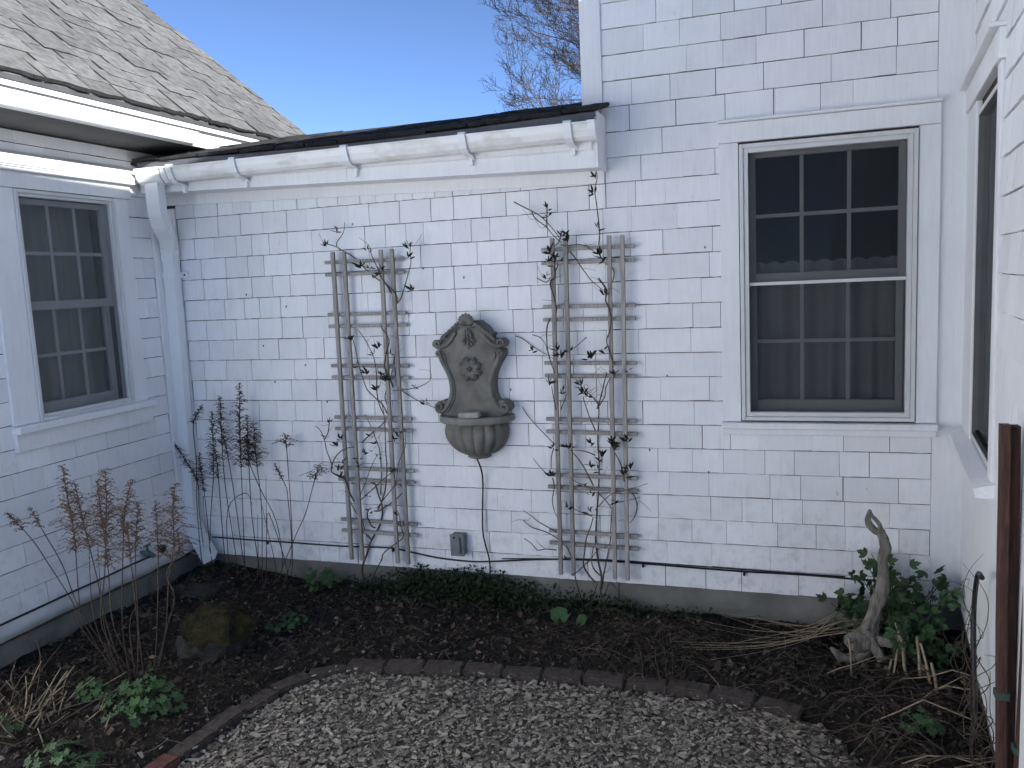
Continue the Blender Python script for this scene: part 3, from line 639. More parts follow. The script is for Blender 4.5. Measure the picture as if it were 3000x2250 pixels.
# ------------------------------------------------------------------ traced growth (x, z on the plane of the trellises)
V1_STEMS=[
 (7,[(1.242,0.058),(1.227,0.133),(1.231,0.194),(1.254,0.263),(1.279,0.325),(1.308,0.379),(1.34,0.433),(1.36,0.487),(1.374,0.546),(1.372,0.591),(1.359,0.627),(1.345,0.663),(1.327,0.692),(1.304,0.698)]),
 (5,[(1.345,0.441),(1.325,0.448),(1.312,0.484),(1.306,0.521),(1.317,0.551),(1.33,0.563)]),
 (4,[(1.375,0.554),(1.401,0.606),(1.426,0.673),(1.443,0.747),(1.456,0.813),(1.454,0.899),(1.454,1.007),(1.452,1.086),(1.448,1.136),(1.445,1.2)]),
 (4,[(1.315,0.525),(1.347,0.527),(1.377,0.547),(1.431,0.578),(1.473,0.609),(1.506,0.64),(1.52,0.662),(1.502,0.684),(1.487,0.705)]),
 (3,[(1.378,0.569),(1.418,0.615),(1.469,0.675),(1.5,0.72),(1.508,0.771),(1.523,0.822),(1.555,0.887),(1.582,0.938),(1.58,0.973),(1.577,1.037)]),
 (5,[(1.231,0.599),(1.202,0.643),(1.182,0.694),(1.16,0.73),(1.112,0.751),(1.089,0.773),(1.097,0.81),(1.117,0.855),(1.157,0.896),(1.208,0.916),(1.241,0.92)]),
 (3,[(1.293,0.349),(1.247,0.384),(1.229,0.465),(1.2,0.508),(1.172,0.575),(1.152,0.633),(1.134,0.692),(1.109,0.706)]),
 (3,[(1.091,0.788),(1.087,0.839),(1.068,0.906),(1.056,0.964),(1.027,1.016),(0.996,1.041)]),
 (3,[(1.056,0.964),(1.076,1.002),(1.088,1.053),(1.1,1.097)]),
 (4,[(1.274,0.939),(1.326,0.984),(1.376,1.02),(1.428,1.071),(1.47,1.122)]),
 (3,[(1.47,1.122),(1.443,1.173),(1.399,1.216),(1.363,1.258),(1.344,1.315),(1.324,1.372),(1.305,1.436),(1.298,1.486),(1.29,1.543),(1.278,1.585)]),
 (3,[(1.454,1.116),(1.435,1.173),(1.424,1.237),(1.422,1.308),(1.419,1.371),(1.412,1.435),(1.4,1.484),(1.383,1.527),(1.355,1.569),(1.319,1.605)]),
 (3,[(1.459,1.123),(1.437,1.194),(1.447,1.23),(1.466,1.279),(1.495,1.35),(1.513,1.44)]),
 (5,[(1.52,1.272),(1.502,1.335),(1.489,1.371),(1.483,1.406),(1.496,1.475),(1.511,1.524),(1.503,1.566),(1.482,1.601),(1.48,1.622)]),
 (4,[(1.58,1.742),(1.576,1.784),(1.559,1.818),(1.524,1.854),(1.496,1.896),(1.47,1.952),(1.437,2.021),(1.424,2.056)]),
 (4,[(1.552,1.764),(1.52,1.799),(1.493,1.848),(1.449,1.878),(1.398,1.921),(1.347,1.965),(1.289,2.016),(1.244,2.052),(1.211,2.075),(1.16,2.092)]),
 (3,[(1.58,1.742),(1.609,1.769),(1.635,1.822),(1.658,1.889),(1.678,1.961),(1.675,2.015),(1.674,2.055)]),
 (2,[(1.219,2.078),(1.225,2.102),(1.251,2.134),(1.266,2.168),(1.273,2.208)]),
 (2.5,[(1.52,1.265),(1.571,1.23),(1.638,1.195),(1.704,1.167),(1.777,1.136)]),
 (2,[(1.527,1.255),(1.596,1.259),(1.658,1.268),(1.704,1.282),(1.743,1.303),(1.767,1.327)]),
 (4,[(1.272,0.068),(1.292,0.115),(1.321,0.177),(1.358,0.24),(1.386,0.287),(1.445,0.335),(1.529,0.399),(1.517,0.458),(1.506,0.523),(1.492,0.552)]),
 (3,[(1.371,0.627),(1.38,0.752),(1.378,0.825),(1.379,0.898),(1.364,0.963),(1.355,0.999),(1.331,1.049),(1.299,1.102)]),
 (2,[(1.267,0.638),(1.314,0.721),(1.343,0.788),(1.371,0.847),(1.398,0.884)]),
 (3,[(1.265,0.608),(1.342,0.67),(1.427,0.739),(1.493,0.785),(1.534,0.815)]),
 (3,[(1.545,1.509),(1.513,1.44),(1.511,1.384),(1.52,1.272)]),
]
V1_LEAVES=[(1.169, 2.098, 1),(1.241, 2.159, 1),(1.378, 1.966, 2),(1.428, 2.052, 1),(1.435, 1.95, 1),(1.503, 1.936, 2),(1.677, 2.055, 2),(1.677, 2.002, 2),(1.68, 1.817, 2),(1.458, 1.898, 0),(1.283, 1.557, 2),(1.456, 1.511, 2),(1.422, 1.47, 1),(1.534, 1.468, 1),(1.316, 1.415, 0),(1.371, 1.365, 2),(1.456, 1.35, 2),(1.484, 1.315, 2),(1.427, 1.272, 2),(1.666, 1.279, 1),(1.719, 1.188, 1),(1.103, 1.075, 1),(1.08, 1.002, 0),(1.164, 0.974, 1),(1.145, 0.944, 2),(1.181, 0.842, 1),(1.146, 0.804, 1),(1.15, 0.752, 2),(1.391, 0.956, 1),(1.319, 0.896, 1),(1.281, 0.874, 0),(1.402, 0.88, 0),(1.381, 0.927, 0),(1.277, 0.822, 1),(1.511, 0.979, 1),(1.552, 1.012, 1),(1.494, 0.799, 1),(1.507, 0.545, 1),(1.542, 0.481, 1),(1.33, 0.64, 0),(1.321, 0.555, 0),(1.367, 0.999, 0),]
V2_STEMS=[
 (3,[(2.28,2.247),(2.326,2.22),(2.411,2.173),(2.456,2.133),(2.494,2.086),(2.509,2.048)]),
 (3,[(2.379,2.188),(2.394,2.153),(2.448,2.108),(2.486,2.062),(2.537,2.021)]),
 (2,[(2.449,2.105),(2.453,2.145),(2.461,2.182),(2.466,2.207)]),
 (3,[(2.515,2.048),(2.504,2.023),(2.477,1.999)]),
 (3,[(2.536,2.009),(2.569,2.001),(2.608,2.005),(2.653,1.999),(2.691,1.975),(2.722,1.955)]),
 (3,[(2.73,1.998),(2.731,2.059),(2.728,2.121),(2.722,2.213),(2.717,2.274),(2.729,2.328),(2.725,2.365)]),
 (3,[(2.558,1.973),(2.534,1.952),(2.5,1.916),(2.485,1.879),(2.457,1.842),(2.436,1.821),(2.409,1.828),(2.376,1.846)]),
 (5,[(2.496,1.904),(2.494,1.847),(2.47,1.829),(2.468,1.797),(2.483,1.764),(2.492,1.726),(2.496,1.674),(2.489,1.655)]),
 (3,[(2.581,1.972),(2.612,1.929),(2.642,1.878),(2.692,1.813),(2.748,1.766)]),
 (4,[(2.722,1.955),(2.734,1.929),(2.765,1.89),(2.79,1.87),(2.792,1.833),(2.784,1.802)]),
 (5,[(2.725,1.83),(2.749,1.798),(2.764,1.766),(2.756,1.716),(2.771,1.678),(2.782,1.64),(2.784,1.595),(2.773,1.552),(2.756,1.508),(2.767,1.456),(2.781,1.405),(2.783,1.367)]),
 (4,[(2.461,1.63),(2.443,1.598),(2.434,1.547),(2.437,1.469),(2.452,1.416),(2.476,1.344)]),
 (2,[(2.246,1.541),(2.28,1.527),(2.346,1.477),(2.406,1.443),(2.459,1.413)]),
 (2,[(2.649,1.529),(2.602,1.491),(2.554,1.454)]),
 (2,[(2.36,1.549),(2.396,1.535),(2.425,1.501),(2.434,1.469)]),
 (6,[(2.68,0.116),(2.673,0.165),(2.684,0.232),(2.662,0.305),(2.652,0.361),(2.646,0.427),(2.653,0.509),(2.664,0.607),(2.675,0.688),(2.679,0.768),(2.681,0.864),(2.676,0.959),(2.684,1.054),(2.693,1.156)]),
 (4,[(2.695,1.156),(2.717,1.226),(2.735,1.296),(2.752,1.342)]),
 (3,[(2.695,1.156),(2.736,1.218),(2.742,1.265),(2.767,1.319)]),
 (3,[(2.693,1.158),(2.661,1.203),(2.631,1.234),(2.616,1.265)]),
 (5,[(2.65,0.205),(2.611,0.243),(2.588,0.3),(2.595,0.366),(2.61,0.449),(2.637,0.516),(2.655,0.574)]),
 (4,[(2.684,0.232),(2.653,0.279),(2.638,0.328),(2.649,0.411)]),
 (4,[(2.579,0.04),(2.557,0.122),(2.536,0.204),(2.522,0.27),(2.511,0.328),(2.485,0.384),(2.444,0.415),(2.371,0.452),(2.288,0.477),(2.243,0.52)]),
 (3,[(2.447,0.473),(2.398,0.503),(2.349,0.534),(2.309,0.565),(2.261,0.59)]),
 (3,[(2.443,0.377),(2.376,0.376),(2.333,0.366),(2.301,0.406),(2.264,0.434)]),
 (4,[(2.681,0.166),(2.692,0.249),(2.712,0.349),(2.73,0.432),(2.738,0.537),(2.744,0.61)]),
 (4,[(2.661,0.743),(2.631,0.799),(2.601,0.854),(2.57,0.901),(2.547,0.933)]),
 (2.5,[(2.647,0.573),(2.599,0.587),(2.551,0.61),(2.527,0.625)]),
 (3,[(2.547,0.933),(2.466,0.939),(2.438,0.954),(2.418,0.978),(2.347,1.05),(2.288,1.114),(2.264,1.15)]),
 (3,[(2.674,0.904),(2.619,0.926),(2.547,0.933)]),
 (4,[(2.828,0.773),(2.821,0.828),(2.8,0.883),(2.777,0.922)]),
 (3,[(2.842,0.718),(2.871,0.672),(2.877,0.616),(2.86,0.56),(2.836,0.53)]),
 (2.5,[(2.668,0.72),(2.621,0.742),(2.565,0.764),(2.541,0.78)]),
 (2,[(2.664,0.607),(2.714,0.665),(2.763,0.707),(2.826,0.726),(2.897,0.744),(2.945,0.763)]),
 (3,[(2.667,0.687),(2.706,0.657),(2.744,0.61),(2.767,0.579)]),
 (3,[(2.435,0.776),(2.445,0.728),(2.434,0.662),(2.44,0.605),(2.451,0.564)]),
 (3,[(2.45,0.939),(2.433,0.89),(2.43,0.825)]),
 (4,[(2.612,0.035),(2.635,0.129),(2.658,0.197)]),
 (2.5,[(2.653,0.038),(2.696,0.134),(2.731,0.211),(2.777,0.149),(2.854,0.056)]),
 (3,[(2.475,1.147),(2.461,1.218),(2.451,1.274)]),
 (2.5,[(2.482,1.139),(2.5,1.179),(2.522,1.226)]),
 (3,[(2.679,1.038),(2.657,1.101),(2.636,1.171),(2.622,1.218)]),
 (3,[(2.52,0.237),(2.554,0.264),(2.622,0.327),(2.673,0.396)]),
 (2,[(2.769,0.643),(2.824,0.654),(2.895,0.673)]),
 (2,[(2.415,0.792),(2.371,0.839),(2.335,0.881)]),
]
V2_LEAVES=[(2.472, 2.207, 1),(2.472, 2.166, 1),(2.483, 1.987, 2),(2.498, 1.954, 2),(2.468, 1.943, 1),(2.447, 1.858, 1),(2.497, 1.919, 1),(2.542, 2.058, 1),(2.577, 2.038, 2),(2.562, 2.07, 1),(2.723, 2.341, 1),(2.72, 2.262, 2),(2.73, 2.087, 1),(2.738, 1.954, 2),(2.75, 1.928, 1),(2.754, 1.754, 1),(2.363, 1.477, 1),(2.507, 1.448, 2),(2.499, 1.484, 1),(2.558, 1.479, 0),(2.679, 1.439, 2),(2.652, 1.421, 0),(2.744, 1.463, 1),(2.799, 1.344, 1),(2.869, 1.363, 0),(2.445, 1.301, 2),(2.516, 1.258, 1),(2.617, 1.289, 2),(2.635, 1.25, 2),(2.65, 1.238, 1),(2.454, 0.955, 1),(2.536, 0.96, 2),(2.653, 0.982, 1),(2.772, 0.985, 3),(2.779, 0.961, 2),(2.722, 0.92, 2),(2.698, 0.888, 1),(2.657, 0.859, 2),(2.696, 0.84, 1),(2.846, 1.001, 2),(2.857, 0.853, 2),(2.837, 0.821, 2),(2.432, 0.804, 2),(2.777, 0.668, 1),(2.519, 0.633, 1),(2.644, 0.618, 1),(2.656, 0.707, 1),(2.504, 0.348, 0),(2.604, 0.762, 0),]
AST1=[
 ([(0.201,0.146),(0.231,0.46),(0.289,0.776),(0.314,1.132)],0.36,0.07),
 ([(0.372,0.141),(0.336,0.661),(0.344,0.986),(0.356,1.223)],0.3,0.08),
 ([(0.445,0.147),(0.473,0.588),(0.495,0.974),(0.527,1.306)],0.48,0.09),
 ([(0.526,0.144),(0.506,0.473),(0.519,0.821),(0.535,1.103)],0.3,0.07),
 ([(0.58,0.148),(0.616,0.556),(0.607,0.824),(0.61,1.073)],0.26,0.08),
 ([(0.459,0.195),(0.439,0.525),(0.416,0.819),(0.389,0.987)],0.14,0.05),
 ([(0.688,0.163),(0.671,0.442),(0.576,0.647),(0.507,0.836),(0.518,0.989)],0.16,0.07),
 ([(0.77,0.153),(0.794,0.464),(0.802,0.911),(0.797,0.993)],0.08,0.08),
 ([(0.784,0.255),(0.791,0.617),(0.781,0.685),(0.748,0.752),(0.72,0.815)],0.1,0.04),
 ([(0.705,0.165),(0.821,0.381),(0.902,0.523),(0.979,0.722),(1.021,0.82)],0.09,0.09),
 ([(0.172,0.176),(0.152,0.496),(0.159,0.686),(0.063,0.865),(-0.002,0.954)],0.3,0.06),
 ([(0.157,0.127),(0.151,0.535),(0.178,0.812),(0.182,1.054),(0.26,1.173)],0.14,0.05),
 ([(0.223,0.131),(0.207,0.577),(0.194,0.875)],0.22,0.07),
 ([(0.326,0.138),(0.33,0.778),(0.314,0.924)],0.16,0.05),
 ([(0.616,0.151),(0.672,0.749)],0,0),
 ([(0.519,0.168),(0.547,0.491)],0,0),
 ([(0.679,0.163),(0.608,0.609)],0,0),
 ([(0.748,0.152),(0.651,0.511),(0.628,0.37)],0,0),
 ([(0.298,0.136),(0.328,0.504),(0.471,0.619),(0.513,0.543)],0,0),
]
AST2=[
 ([(0.44,0.284),(0.415,0.408),(0.431,0.733),(0.414,0.953),(0.407,1.074)],0.4,0.11),
 ([(0.57,0.296),(0.538,0.542),(0.509,0.723),(0.483,0.883),(0.469,0.994)],0.3,0.1),
 ([(0.643,0.303),(0.644,0.575),(0.646,0.721),(0.678,0.915),(0.688,1.072)],0.46,0.12),
 ([(0.546,0.293),(0.592,0.546),(0.619,0.695),(0.613,0.912),(0.615,1.015)],0.22,0.08),
 ([(0.656,0.309),(0.72,0.749),(0.76,0.919),(0.808,1.02)],0.28,0.09),
 ([(0.889,0.301),(0.936,0.547),(0.985,0.717),(0.999,0.882),(1.028,1.004)],0.34,0.13),
 ([(0.435,0.288),(0.397,0.416),(0.285,0.584),(0.185,0.719),(0.049,0.838)],0.12,0.06),
 ([(0.407,0.357),(0.328,0.577),(0.243,0.723),(0.162,0.859)],0.1,0.06),
 ([(0.912,0.303),(0.984,0.479),(0.952,0.587),(1.032,0.696),(1.038,0.791)],0.1,0.06),
 ([(0.728,0.315),(0.751,0.631),(0.804,0.906)],0.22,0.09),
 ([(0.77,0.319),(0.769,0.68),(0.765,0.824)],0.16,0.08),
 ([(0.858,0.328),(0.908,0.689),(0.921,0.925)],0.2,0.07),
 ([(0.469,0.312),(0.49,0.697)],0,0),
 ([(0.528,0.297),(0.545,0.725)],0,0),
 ([(0.698,0.308),(0.753,0.421)],0,0),
]
DRIFT= [('trunk', [(3.943, 0.114), (3.976, 0.172), (3.995, 0.228), (4.015, 0.301), (4.036, 0.356), (4.041, 0.415), (4.042, 0.469), (4.041, 0.511), (4.053, 0.559), (4.044, 0.601), (4.029, 0.637)]), ('tipl', [(4.032, 0.627), (4.006, 0.641), (3.984, 0.669), (3.978, 0.695), (3.987, 0.735)]), ('tipr', [(4.032, 0.627), (4.029, 0.663), (4.012, 0.689), (3.996, 0.706), (3.987, 0.73)]), ('hole', [(4.049, 0.538), (4.065, 0.56), (4.053, 0.591)]), ('root1', [(3.966, 0.188), (4.005, 0.131), (4.044, 0.054), (4.061, 0.006)]), ('root2', [(3.957, 0.143), (3.918, 0.145), (3.882, 0.15)]), ('root3', [(4.005, 0.142), (4.043, 0.152), (4.081, 0.144)]), ('root4', [(3.981, 0.113), (3.933, 0.058), (3.88, 0.047), (3.845, 0.077), (3.818, 0.105)])]
FOUT= [(0.0063, 1.6689), (0.0353, 1.6641), (0.0508, 1.6501), (0.0589, 1.636), (0.0694, 1.6218), (0.1007, 1.5995), (0.1227, 1.5681), (0.1385, 1.5638), (0.1291, 1.5362), (0.1575, 1.5322), (0.1848, 1.5333), (0.2052, 1.5144), (0.1977, 1.4907), (0.1672, 1.4826), (0.1895, 1.4747), (0.196, 1.4583), (0.1865, 1.4317), (0.1644, 1.3989), (0.1423, 1.3574), (0.1297, 1.3159), (0.1267, 1.2685), (0.1332, 1.2269), (0.1493, 1.1971), (0.1717, 1.2), (0.2039, 1.188), (0.217, 1.1609), (0.2043, 1.1369), (0.1753, 1.1251)]
# ------------------------------------------------------------------ trellises
tre = empty('trellis', (0, 0, 0), 'weathered wooden trellis left of the fountain', 'trellis', 'wooden trellises on the wall', local=True)
for x in (.07, .142, .374, .443):
    m = MB(); m.box(x - .0108, x + .0108, -.070, -.050, .0, 1.815, bev=.002); m.build('post', MT['wood'], tre)
for z in (.17, .238, .485, .553, .790, .858, 1.094, 1.162, 1.392, 1.46, 1.688, 1.758):
    m = MB(); m.box(.004, .504, -.049, -.031, z - .0095, z + .0095, bev=.002); m.build('slat', MT['wood'], tre)
tre2 = copy_tree(tre); tre2['label'] = 'weathered wooden trellis right of the fountain'
tre.location = (1.092, .004, .232); tre.rotation_euler = (0, .012, 0)
tre2.location = (2.386, .004, .232); tre2.rotation_euler = (0, .014, 0); tre2.scale = (.985, 1, 1)

# ------------------------------------------------------------------ wall fountain
FX = 2.0
fo = empty('wall_fountain', (FX, -.02, .87), 'grey cast stone wall fountain with scrolled backplate and ribbed half bowl', 'fountain')
half = [(max(a, 0), z) for a, z in FOUT]; half[0] = (0, half[0][1])
Q, _ = crom([Vector((a, z, 0)) for a, z in half], [1] * len(half), 3); half = [(p.x, p.y) for p in Q]
half = [(a, min(z, 1.632 + .12 * max(0, .0 - a)) if a < .075 else z) for a, z in half]; half[0] = (0, half[0][1]); half += [(.16, 1.10), (0, 1.10)]
poly = [(FX - a, z) for a, z in half] + [(FX + a, z) for a, z in half[-2:0:-1]]
bm = bmesh.new(); vs = [bm.verts.new((x, -.012, z)) for x, z in poly]; f = bm.faces.new(vs)
r = bmesh.ops.extrude_face_region(bm, geom=[f]); ev = [v for v in r['geom'] if isinstance(v, bmesh.types.BMVert)]
bmesh.ops.translate(bm, verts=ev, vec=(0, -.08, 0)); bmesh.ops.recalc_face_normals(bm, faces=bm.faces)
ff = [x for x in bm.faces if len(x.verts) > 20]; bmesh.ops.bevel(bm, geom=[e for e in bm.edges if all(v.co.y < -.09 for v in e.verts)], offset=.006, segments=2, affect='EDGES')
bmesh.ops.triangulate(bm, faces=[x for x in bm.faces if len(x.verts) > 4]); me = bpy.data.meshes.new('backplate'); bm.to_mesh(me); bm.free()
bp = link('backplate', me, MT['castone'], fo)
YF = -.094
def spiral(cx, cz, r0, turns, a0, s, n=22):
    return [(cx + s * r0 * (1 - .82 * i / n) * math.cos(a0 + turns * 2 * PI * i / n), YF - .006 - .010 * i / n, cz + r0 * (1 - .82 * i / n) * math.sin(a0 + turns * 2 * PI * i / n)) for i in range(n + 1)]
for s in (-1, 1):
    X = lambda a: FX + s * a
    m = MB()   # side scroll: long S curve ending in a volute at each end
    pts = [(.165, 1.462), (.170, 1.44), (.155, 1.405), (.132, 1.36), (.116, 1.315), (.111, 1.265), (.117, 1.225), (.135, 1.185), (.160, 1.150), (.183, 1.138)]
    m.tube([(X(a), YF - .003, z) for a, z in pts], [.010] + [.013] * 8 + [.014], 8, sub=4)
    pts = [(.150, 1.46), (.138, 1.40), (.118, 1.355), (.102, 1.31), (.097, 1.265), (.103, 1.22), (.122, 1.175), (.150, 1.135)]
    m.tube([(X(a), YF - .001, z) for a, z in pts], .006, 6, sub=4)
    m.tube(spiral(X(.187), 1.163, .027, 1.35, -1.9, s), [.013 - .0004 * i for i in range(23)], 8); m.tube(spiral(X(.176), 1.462, .015, 1.3, -1.6, s), [.008] * 23, 6)
    m.build('side_scroll', MT['castone'], fo, sm=True)
    m = MB()   # shoulder scroll: from the crest down to the ear
    m.tube([(X(a), YF - .003, z) for a, z in [(.075, 1.575), (.098, 1.54), (.120, 1.515), (.150, 1.499), (.178, 1.494), (.197, 1.507)]], .013, 8, sub=4)
    m.tube(spiral(X(.182), 1.512, .021, 1.3, -.6, s), [.011 - .0003 * i for i in range(23)], 8)
    m.build('shoulder_scroll', MT['castone'], fo, sm=True)
    m = MB()   # acanthus swirl beside the shell
    for q in range(5):
        a0 = .038 + .021 * q; z0 = 1.622 - .013 * q
        m.tube([(X(a0), YF - .012, z0), (X(a0 + .020), YF - .030, z0 - .004 - .004 * q), (X(a0 + .032), YF - .016, z0 - .026 - .004 * q), (X(a0 + .036), YF - .006, z0 - .046)], [.004, .0085, .0075, .003], 6, sub=3)
    m.tube([(X(.028), YF - .010, 1.600), (X(.045), YF - .016, 1.612), (X(.070), YF - .014, 1.598), (X(.098), YF - .012, 1.570), (X(.128), YF - .010, 1.548), (X(.140), YF - .010, 1.562)], [.006, .009, .009, .008, .007, .003], 6, sub=3)
    m.build('acanthus', MT['castone'], fo, sm=True)
m = MB()
for q in range(9):
    an = math.radians(-80 + 20 * q); L = .052 - .012 * abs(q - 4) / 4
    m.tube([(FX, YF - .010, 1.610), (FX + math.sin(an) * L * .6, YF - .032, 1.610 + math.cos(an) * L * .6 + .008), (FX + math.sin(an) * L * 1.12, YF - .020, 1.612 + math.cos(an) * L + .010)], [.003, .0092, .0075], 6, sub=3)
m.tube([(FX - .03, YF - .012, 1.606), (FX, YF - .02, 1.601), (FX + .03, YF - .012, 1.606)], .006, 6, sub=3)
m.build('shell_crest', MT['castone'], fo, sm=True)
m = MB()
for (dx, z, L, an) in ((0, 1.595, .060, 0), (-.010, 1.585, .045, .25), (.010, 1.585, .045, -.25), (0, 1.535, .045, 0), (-.013, 1.545, .034, .7), (.013, 1.545, .034, -.7), (-.012, 1.522, .026, .6), (.012, 1.522, .026, -.6), (0, 1.512, .028, 0)):
    m.tube([(FX + dx, YF - .004, z), (FX + dx - math.sin(an) * L * .5, YF - .016, z - math.cos(an) * L * .5), (FX + dx - math.sin(an) * L, YF - .008, z - math.cos(an) * L)], [.004, .008, .003], 6, sub=3)
m.build('leaf_drop', MT['castone'], fo, sm=True)
m = MB(); RX, RZ = FX + .004, 1.372
for q in range(8):
    an = 2 * PI * q / 8 + .39
    for (d, L, w) in ((0, .070, .0055), (.24, .066, .0045), (-.24, .066, .0045), (.46, .052, .0042), (-.46, .052, .0042)):
        b = an + d * .8
        m.tube([(RX + math.cos(an) * .012, YF - .008, RZ + math.sin(an) * .012), (RX + math.cos(b) * L * .6, YF - .020, RZ + math.sin(b) * L * .6), (RX + math.cos(b) * L, YF - .006, RZ + math.sin(b) * L)], [.005, w, w * .6], 5, sub=2)
m.build('rosette', MT['castone'], fo, sm=True)
m = MB(); m.tube([(RX, YF - .006, RZ), (RX, YF - .019, RZ)], .009, 10); m.build('spout', MT['black'], fo)
# half bowl with lobes
m = MB(); NL = 9; nu = NL * 10
prof = [(.170, 1.085), (.176, 1.072), (.186, 1.055), (.192, 1.035), (.191, 1.01), (.184, .985), (.170, .958), (.150, .932), (.122, .908), (.092, .893), (.064, .888)]
for j, (rr_, z) in enumerate(prof):
    lob = .10 * min(1, j / 2) * (1 - .5 * max(0, (j - 7) / 3))
    for i in range(nu + 1):
        t = i / nu; an = PI * t; c = abs(math.sin(NL * an)) ** .55; k = 1 - lob * (1 - c)
        m.v.append((FX - math.cos(an) * rr_ * k, -.012 - math.sin(an) * rr_ * .94 * k, z))
m.f = [(j * (nu + 1) + i, (j + 1) * (nu + 1) + i, (j + 1) * (nu + 1) + i + 1, j * (nu + 1) + i + 1) for j in range(len(prof) - 1) for i in range(nu)]; m.c = [None] * len(m.f)
m.build('bowl', MT['castone'], fo, sm=True)
def half_ring(name, prof, mat, sm=True, n=48):
    m = MB()
    for (r_, z) in prof:
        for i in range(n + 1):
            an = PI * i / n; m.v.append((FX - math.cos(an) * r_, -.011 - math.sin(an) * r_ * .94, z))
    m.f = [(j * (n + 1) + i, (j + 1) * (n + 1) + i, (j + 1) * (n + 1) + i + 1, j * (n + 1) + i + 1) for j in range(len(prof) - 1) for i in range(n)]; m.c = [None] * len(m.f)
    return m.build(name, mat, fo, sm)
half_ring('rim', [(.165, 1.06), (.168, 1.112), (.175, 1.116), (.208, 1.116), (.216, 1.110), (.217, 1.086), (.210, 1.078), (.172, 1.078)], simple('worn_cast_stone', (.15, .145, .13), (.30, .29, .26), 12, .88, .6, .004, 70), False)
half_ring('foot', [(.06, .892), (.068, .886), (.068, .872), (.055, .866), (.0, .866)], MT['castone'])
half_ring('basin_floor', [(.168, 1.075), (.0, 1.07)], MT['castone'])
m = MB(); m.box(-.058, .058, -.026, .026, 0, .030, bev=.005); b = m.build('stone_block', MT['palestone']); b.location = (FX + .012, -.166, 1.1165); b.rotation_euler = (0, -.02, .06)
tag(b, 'small pale stone block lying across the rim of the wall fountain', 'stone')

# ------------------------------------------------------------------ cord, cable, outlet
m = MB(); m.tube([(2.012, -.09, .872), (2.018, -.05, .80), (2.016, -.032, .72), (2.004, -.03, .56), (2.000, -.03, .44), (2.012, -.03, .36), (2.030, -.032, .286), (2.032, -.032, .22), (2.024, -.035, .10), (2.024, -.05, .0)], .0048, 6, sub=5)
tag(m.build('power_cord', MT['black'], sm=True), 'black power cord dropping from the fountain bowl into the bed', 'cord')
m = MB(); m.tube([(.14, -.018, .300), (.4, -.017, .297), (.739, -.017, .297), (1.076, -.018, .295), (1.387, -.017, .304), (1.55, -.018, .285), (1.702, -.018, .264), (1.863, -.018, .255), (1.966, -.018, .257), (2.121, -.018, .272), (2.35, -.018, .296), (2.602, -.018, .309), (2.85, -.017, .309), (3.109, -.017, .305), (3.4, -.017, .301), (3.72, -.017, .304), (3.95, -.017, .299), (4.2, -.017, .297)], .0048, 6, sub=4)
ca = m.build('wall_cable', MT['black'], sm=True); tag(ca, 'thin black cable running along the bottom shingles of the back wall', 'cable')
m = MB(); m.tube([(2.1, -.014, .283), (2.4, -.014, .301), (2.7, -.014, .316), (3.1, -.014, .314), (3.5, -.014, .310), (3.9, -.014, .308)], .0032, 5, sub=5); m.build('second_strand', MT['black'], ca, sm=True)
for x, z in ((1.42, .297), (3.42, .294), (.55, .29), (2.9, .303)):
    m = MB(); m.box(x - .005, x + .005, -.026, -.008, z - .014, z + .009, bev=.001); m.build('cable_clip', MT['black'], ca)
ob = empty('outlet_box', (1.85, -.02, .36), 'small grey weatherproof outlet box on the wall below the fountain', 'outlet box')
m = MB(); m.box(1.815, 1.892, -.062, -.011, .302, .424, bev=.004); m.build('housing', MT['boxgrey'], ob)
m = MB(); m.box(1.812, 1.894, -.069, -.0625, .299, .427, bev=.003); cv = m.build('cover', MT['boxgrey'], ob)
m = MB(); m.tube([(1.870, -.072, .41), (1.874, -.076, .40), (1.874, -.076, .33), (1.866, -.074, .318)], .004, 6, sub=3); m.build('hinge_bar', MT['metal'], cv)
m = MB(); m.tube([(1.838, -.069, .408), (1.838, -.075, .408)], .006, 8); m.build('screw', MT['black'], cv)
tp = empty('garden_tap', (.03, -.485, .34), 'corroded garden tap on the left wing above the base flashing', 'tap')
m = MB(); m.tube([(.0, -.485, .345), (.07, -.485, .345), (.10, -.485, .325)], .013, 8, sub=2); m.ell((.05, -.485, .345), (.02, .022, .022)); m.build('body', MT['copper'], tp, sm=True)
m = MB(); m.tube([(.055, -.485, .365), (.055, -.485, .39)], .006, 6); m.tube([(.055, -.51, .392), (.055, -.46, .392)], .007, 6); m.build('handle', MT['copper'], tp, sm=True)
m = MB(); m.tube([(.03, -.36, .33), (.06, -.36, .33)], .024, 10); m.build('hose_end', MT['black'], tp)

# ------------------------------------------------------------------ vines
def leaf_mesh(name, L, w, mat, fold=.25, curl=.2):
    pts = [(0, 0), (.18, .55), (.42, 1.0), (.70, .78), (1.0, 0)]; vs = []; fs = []
    for t, k in pts:
        z = curl * L * t * t
        vs += [(-k * w / 2, t * L, z + fold * k * w / 2), (0, t * L, z), (k * w / 2, t * L, z + fold * k * w / 2)]
    for i in range(4): fs += [(i * 3, i * 3 + 1, i * 3 + 4, i * 3 + 3), (i * 3 + 1, i * 3 + 2, i * 3 + 5, i * 3 + 4)]
    me = bpy.data.meshes.new(name); me.from_pydata(vs, [], fs); me.materials.append(mat); return me
VL = [leaf_mesh('leaf', .044, .0125, MT['vineleaf'], .5, .2), leaf_mesh('leaf', .038, .014, MT['vineleaf'], .7, -.25), leaf_mesh('leaf', .048, .0115, MT['vineleaf'], .35, .4)]
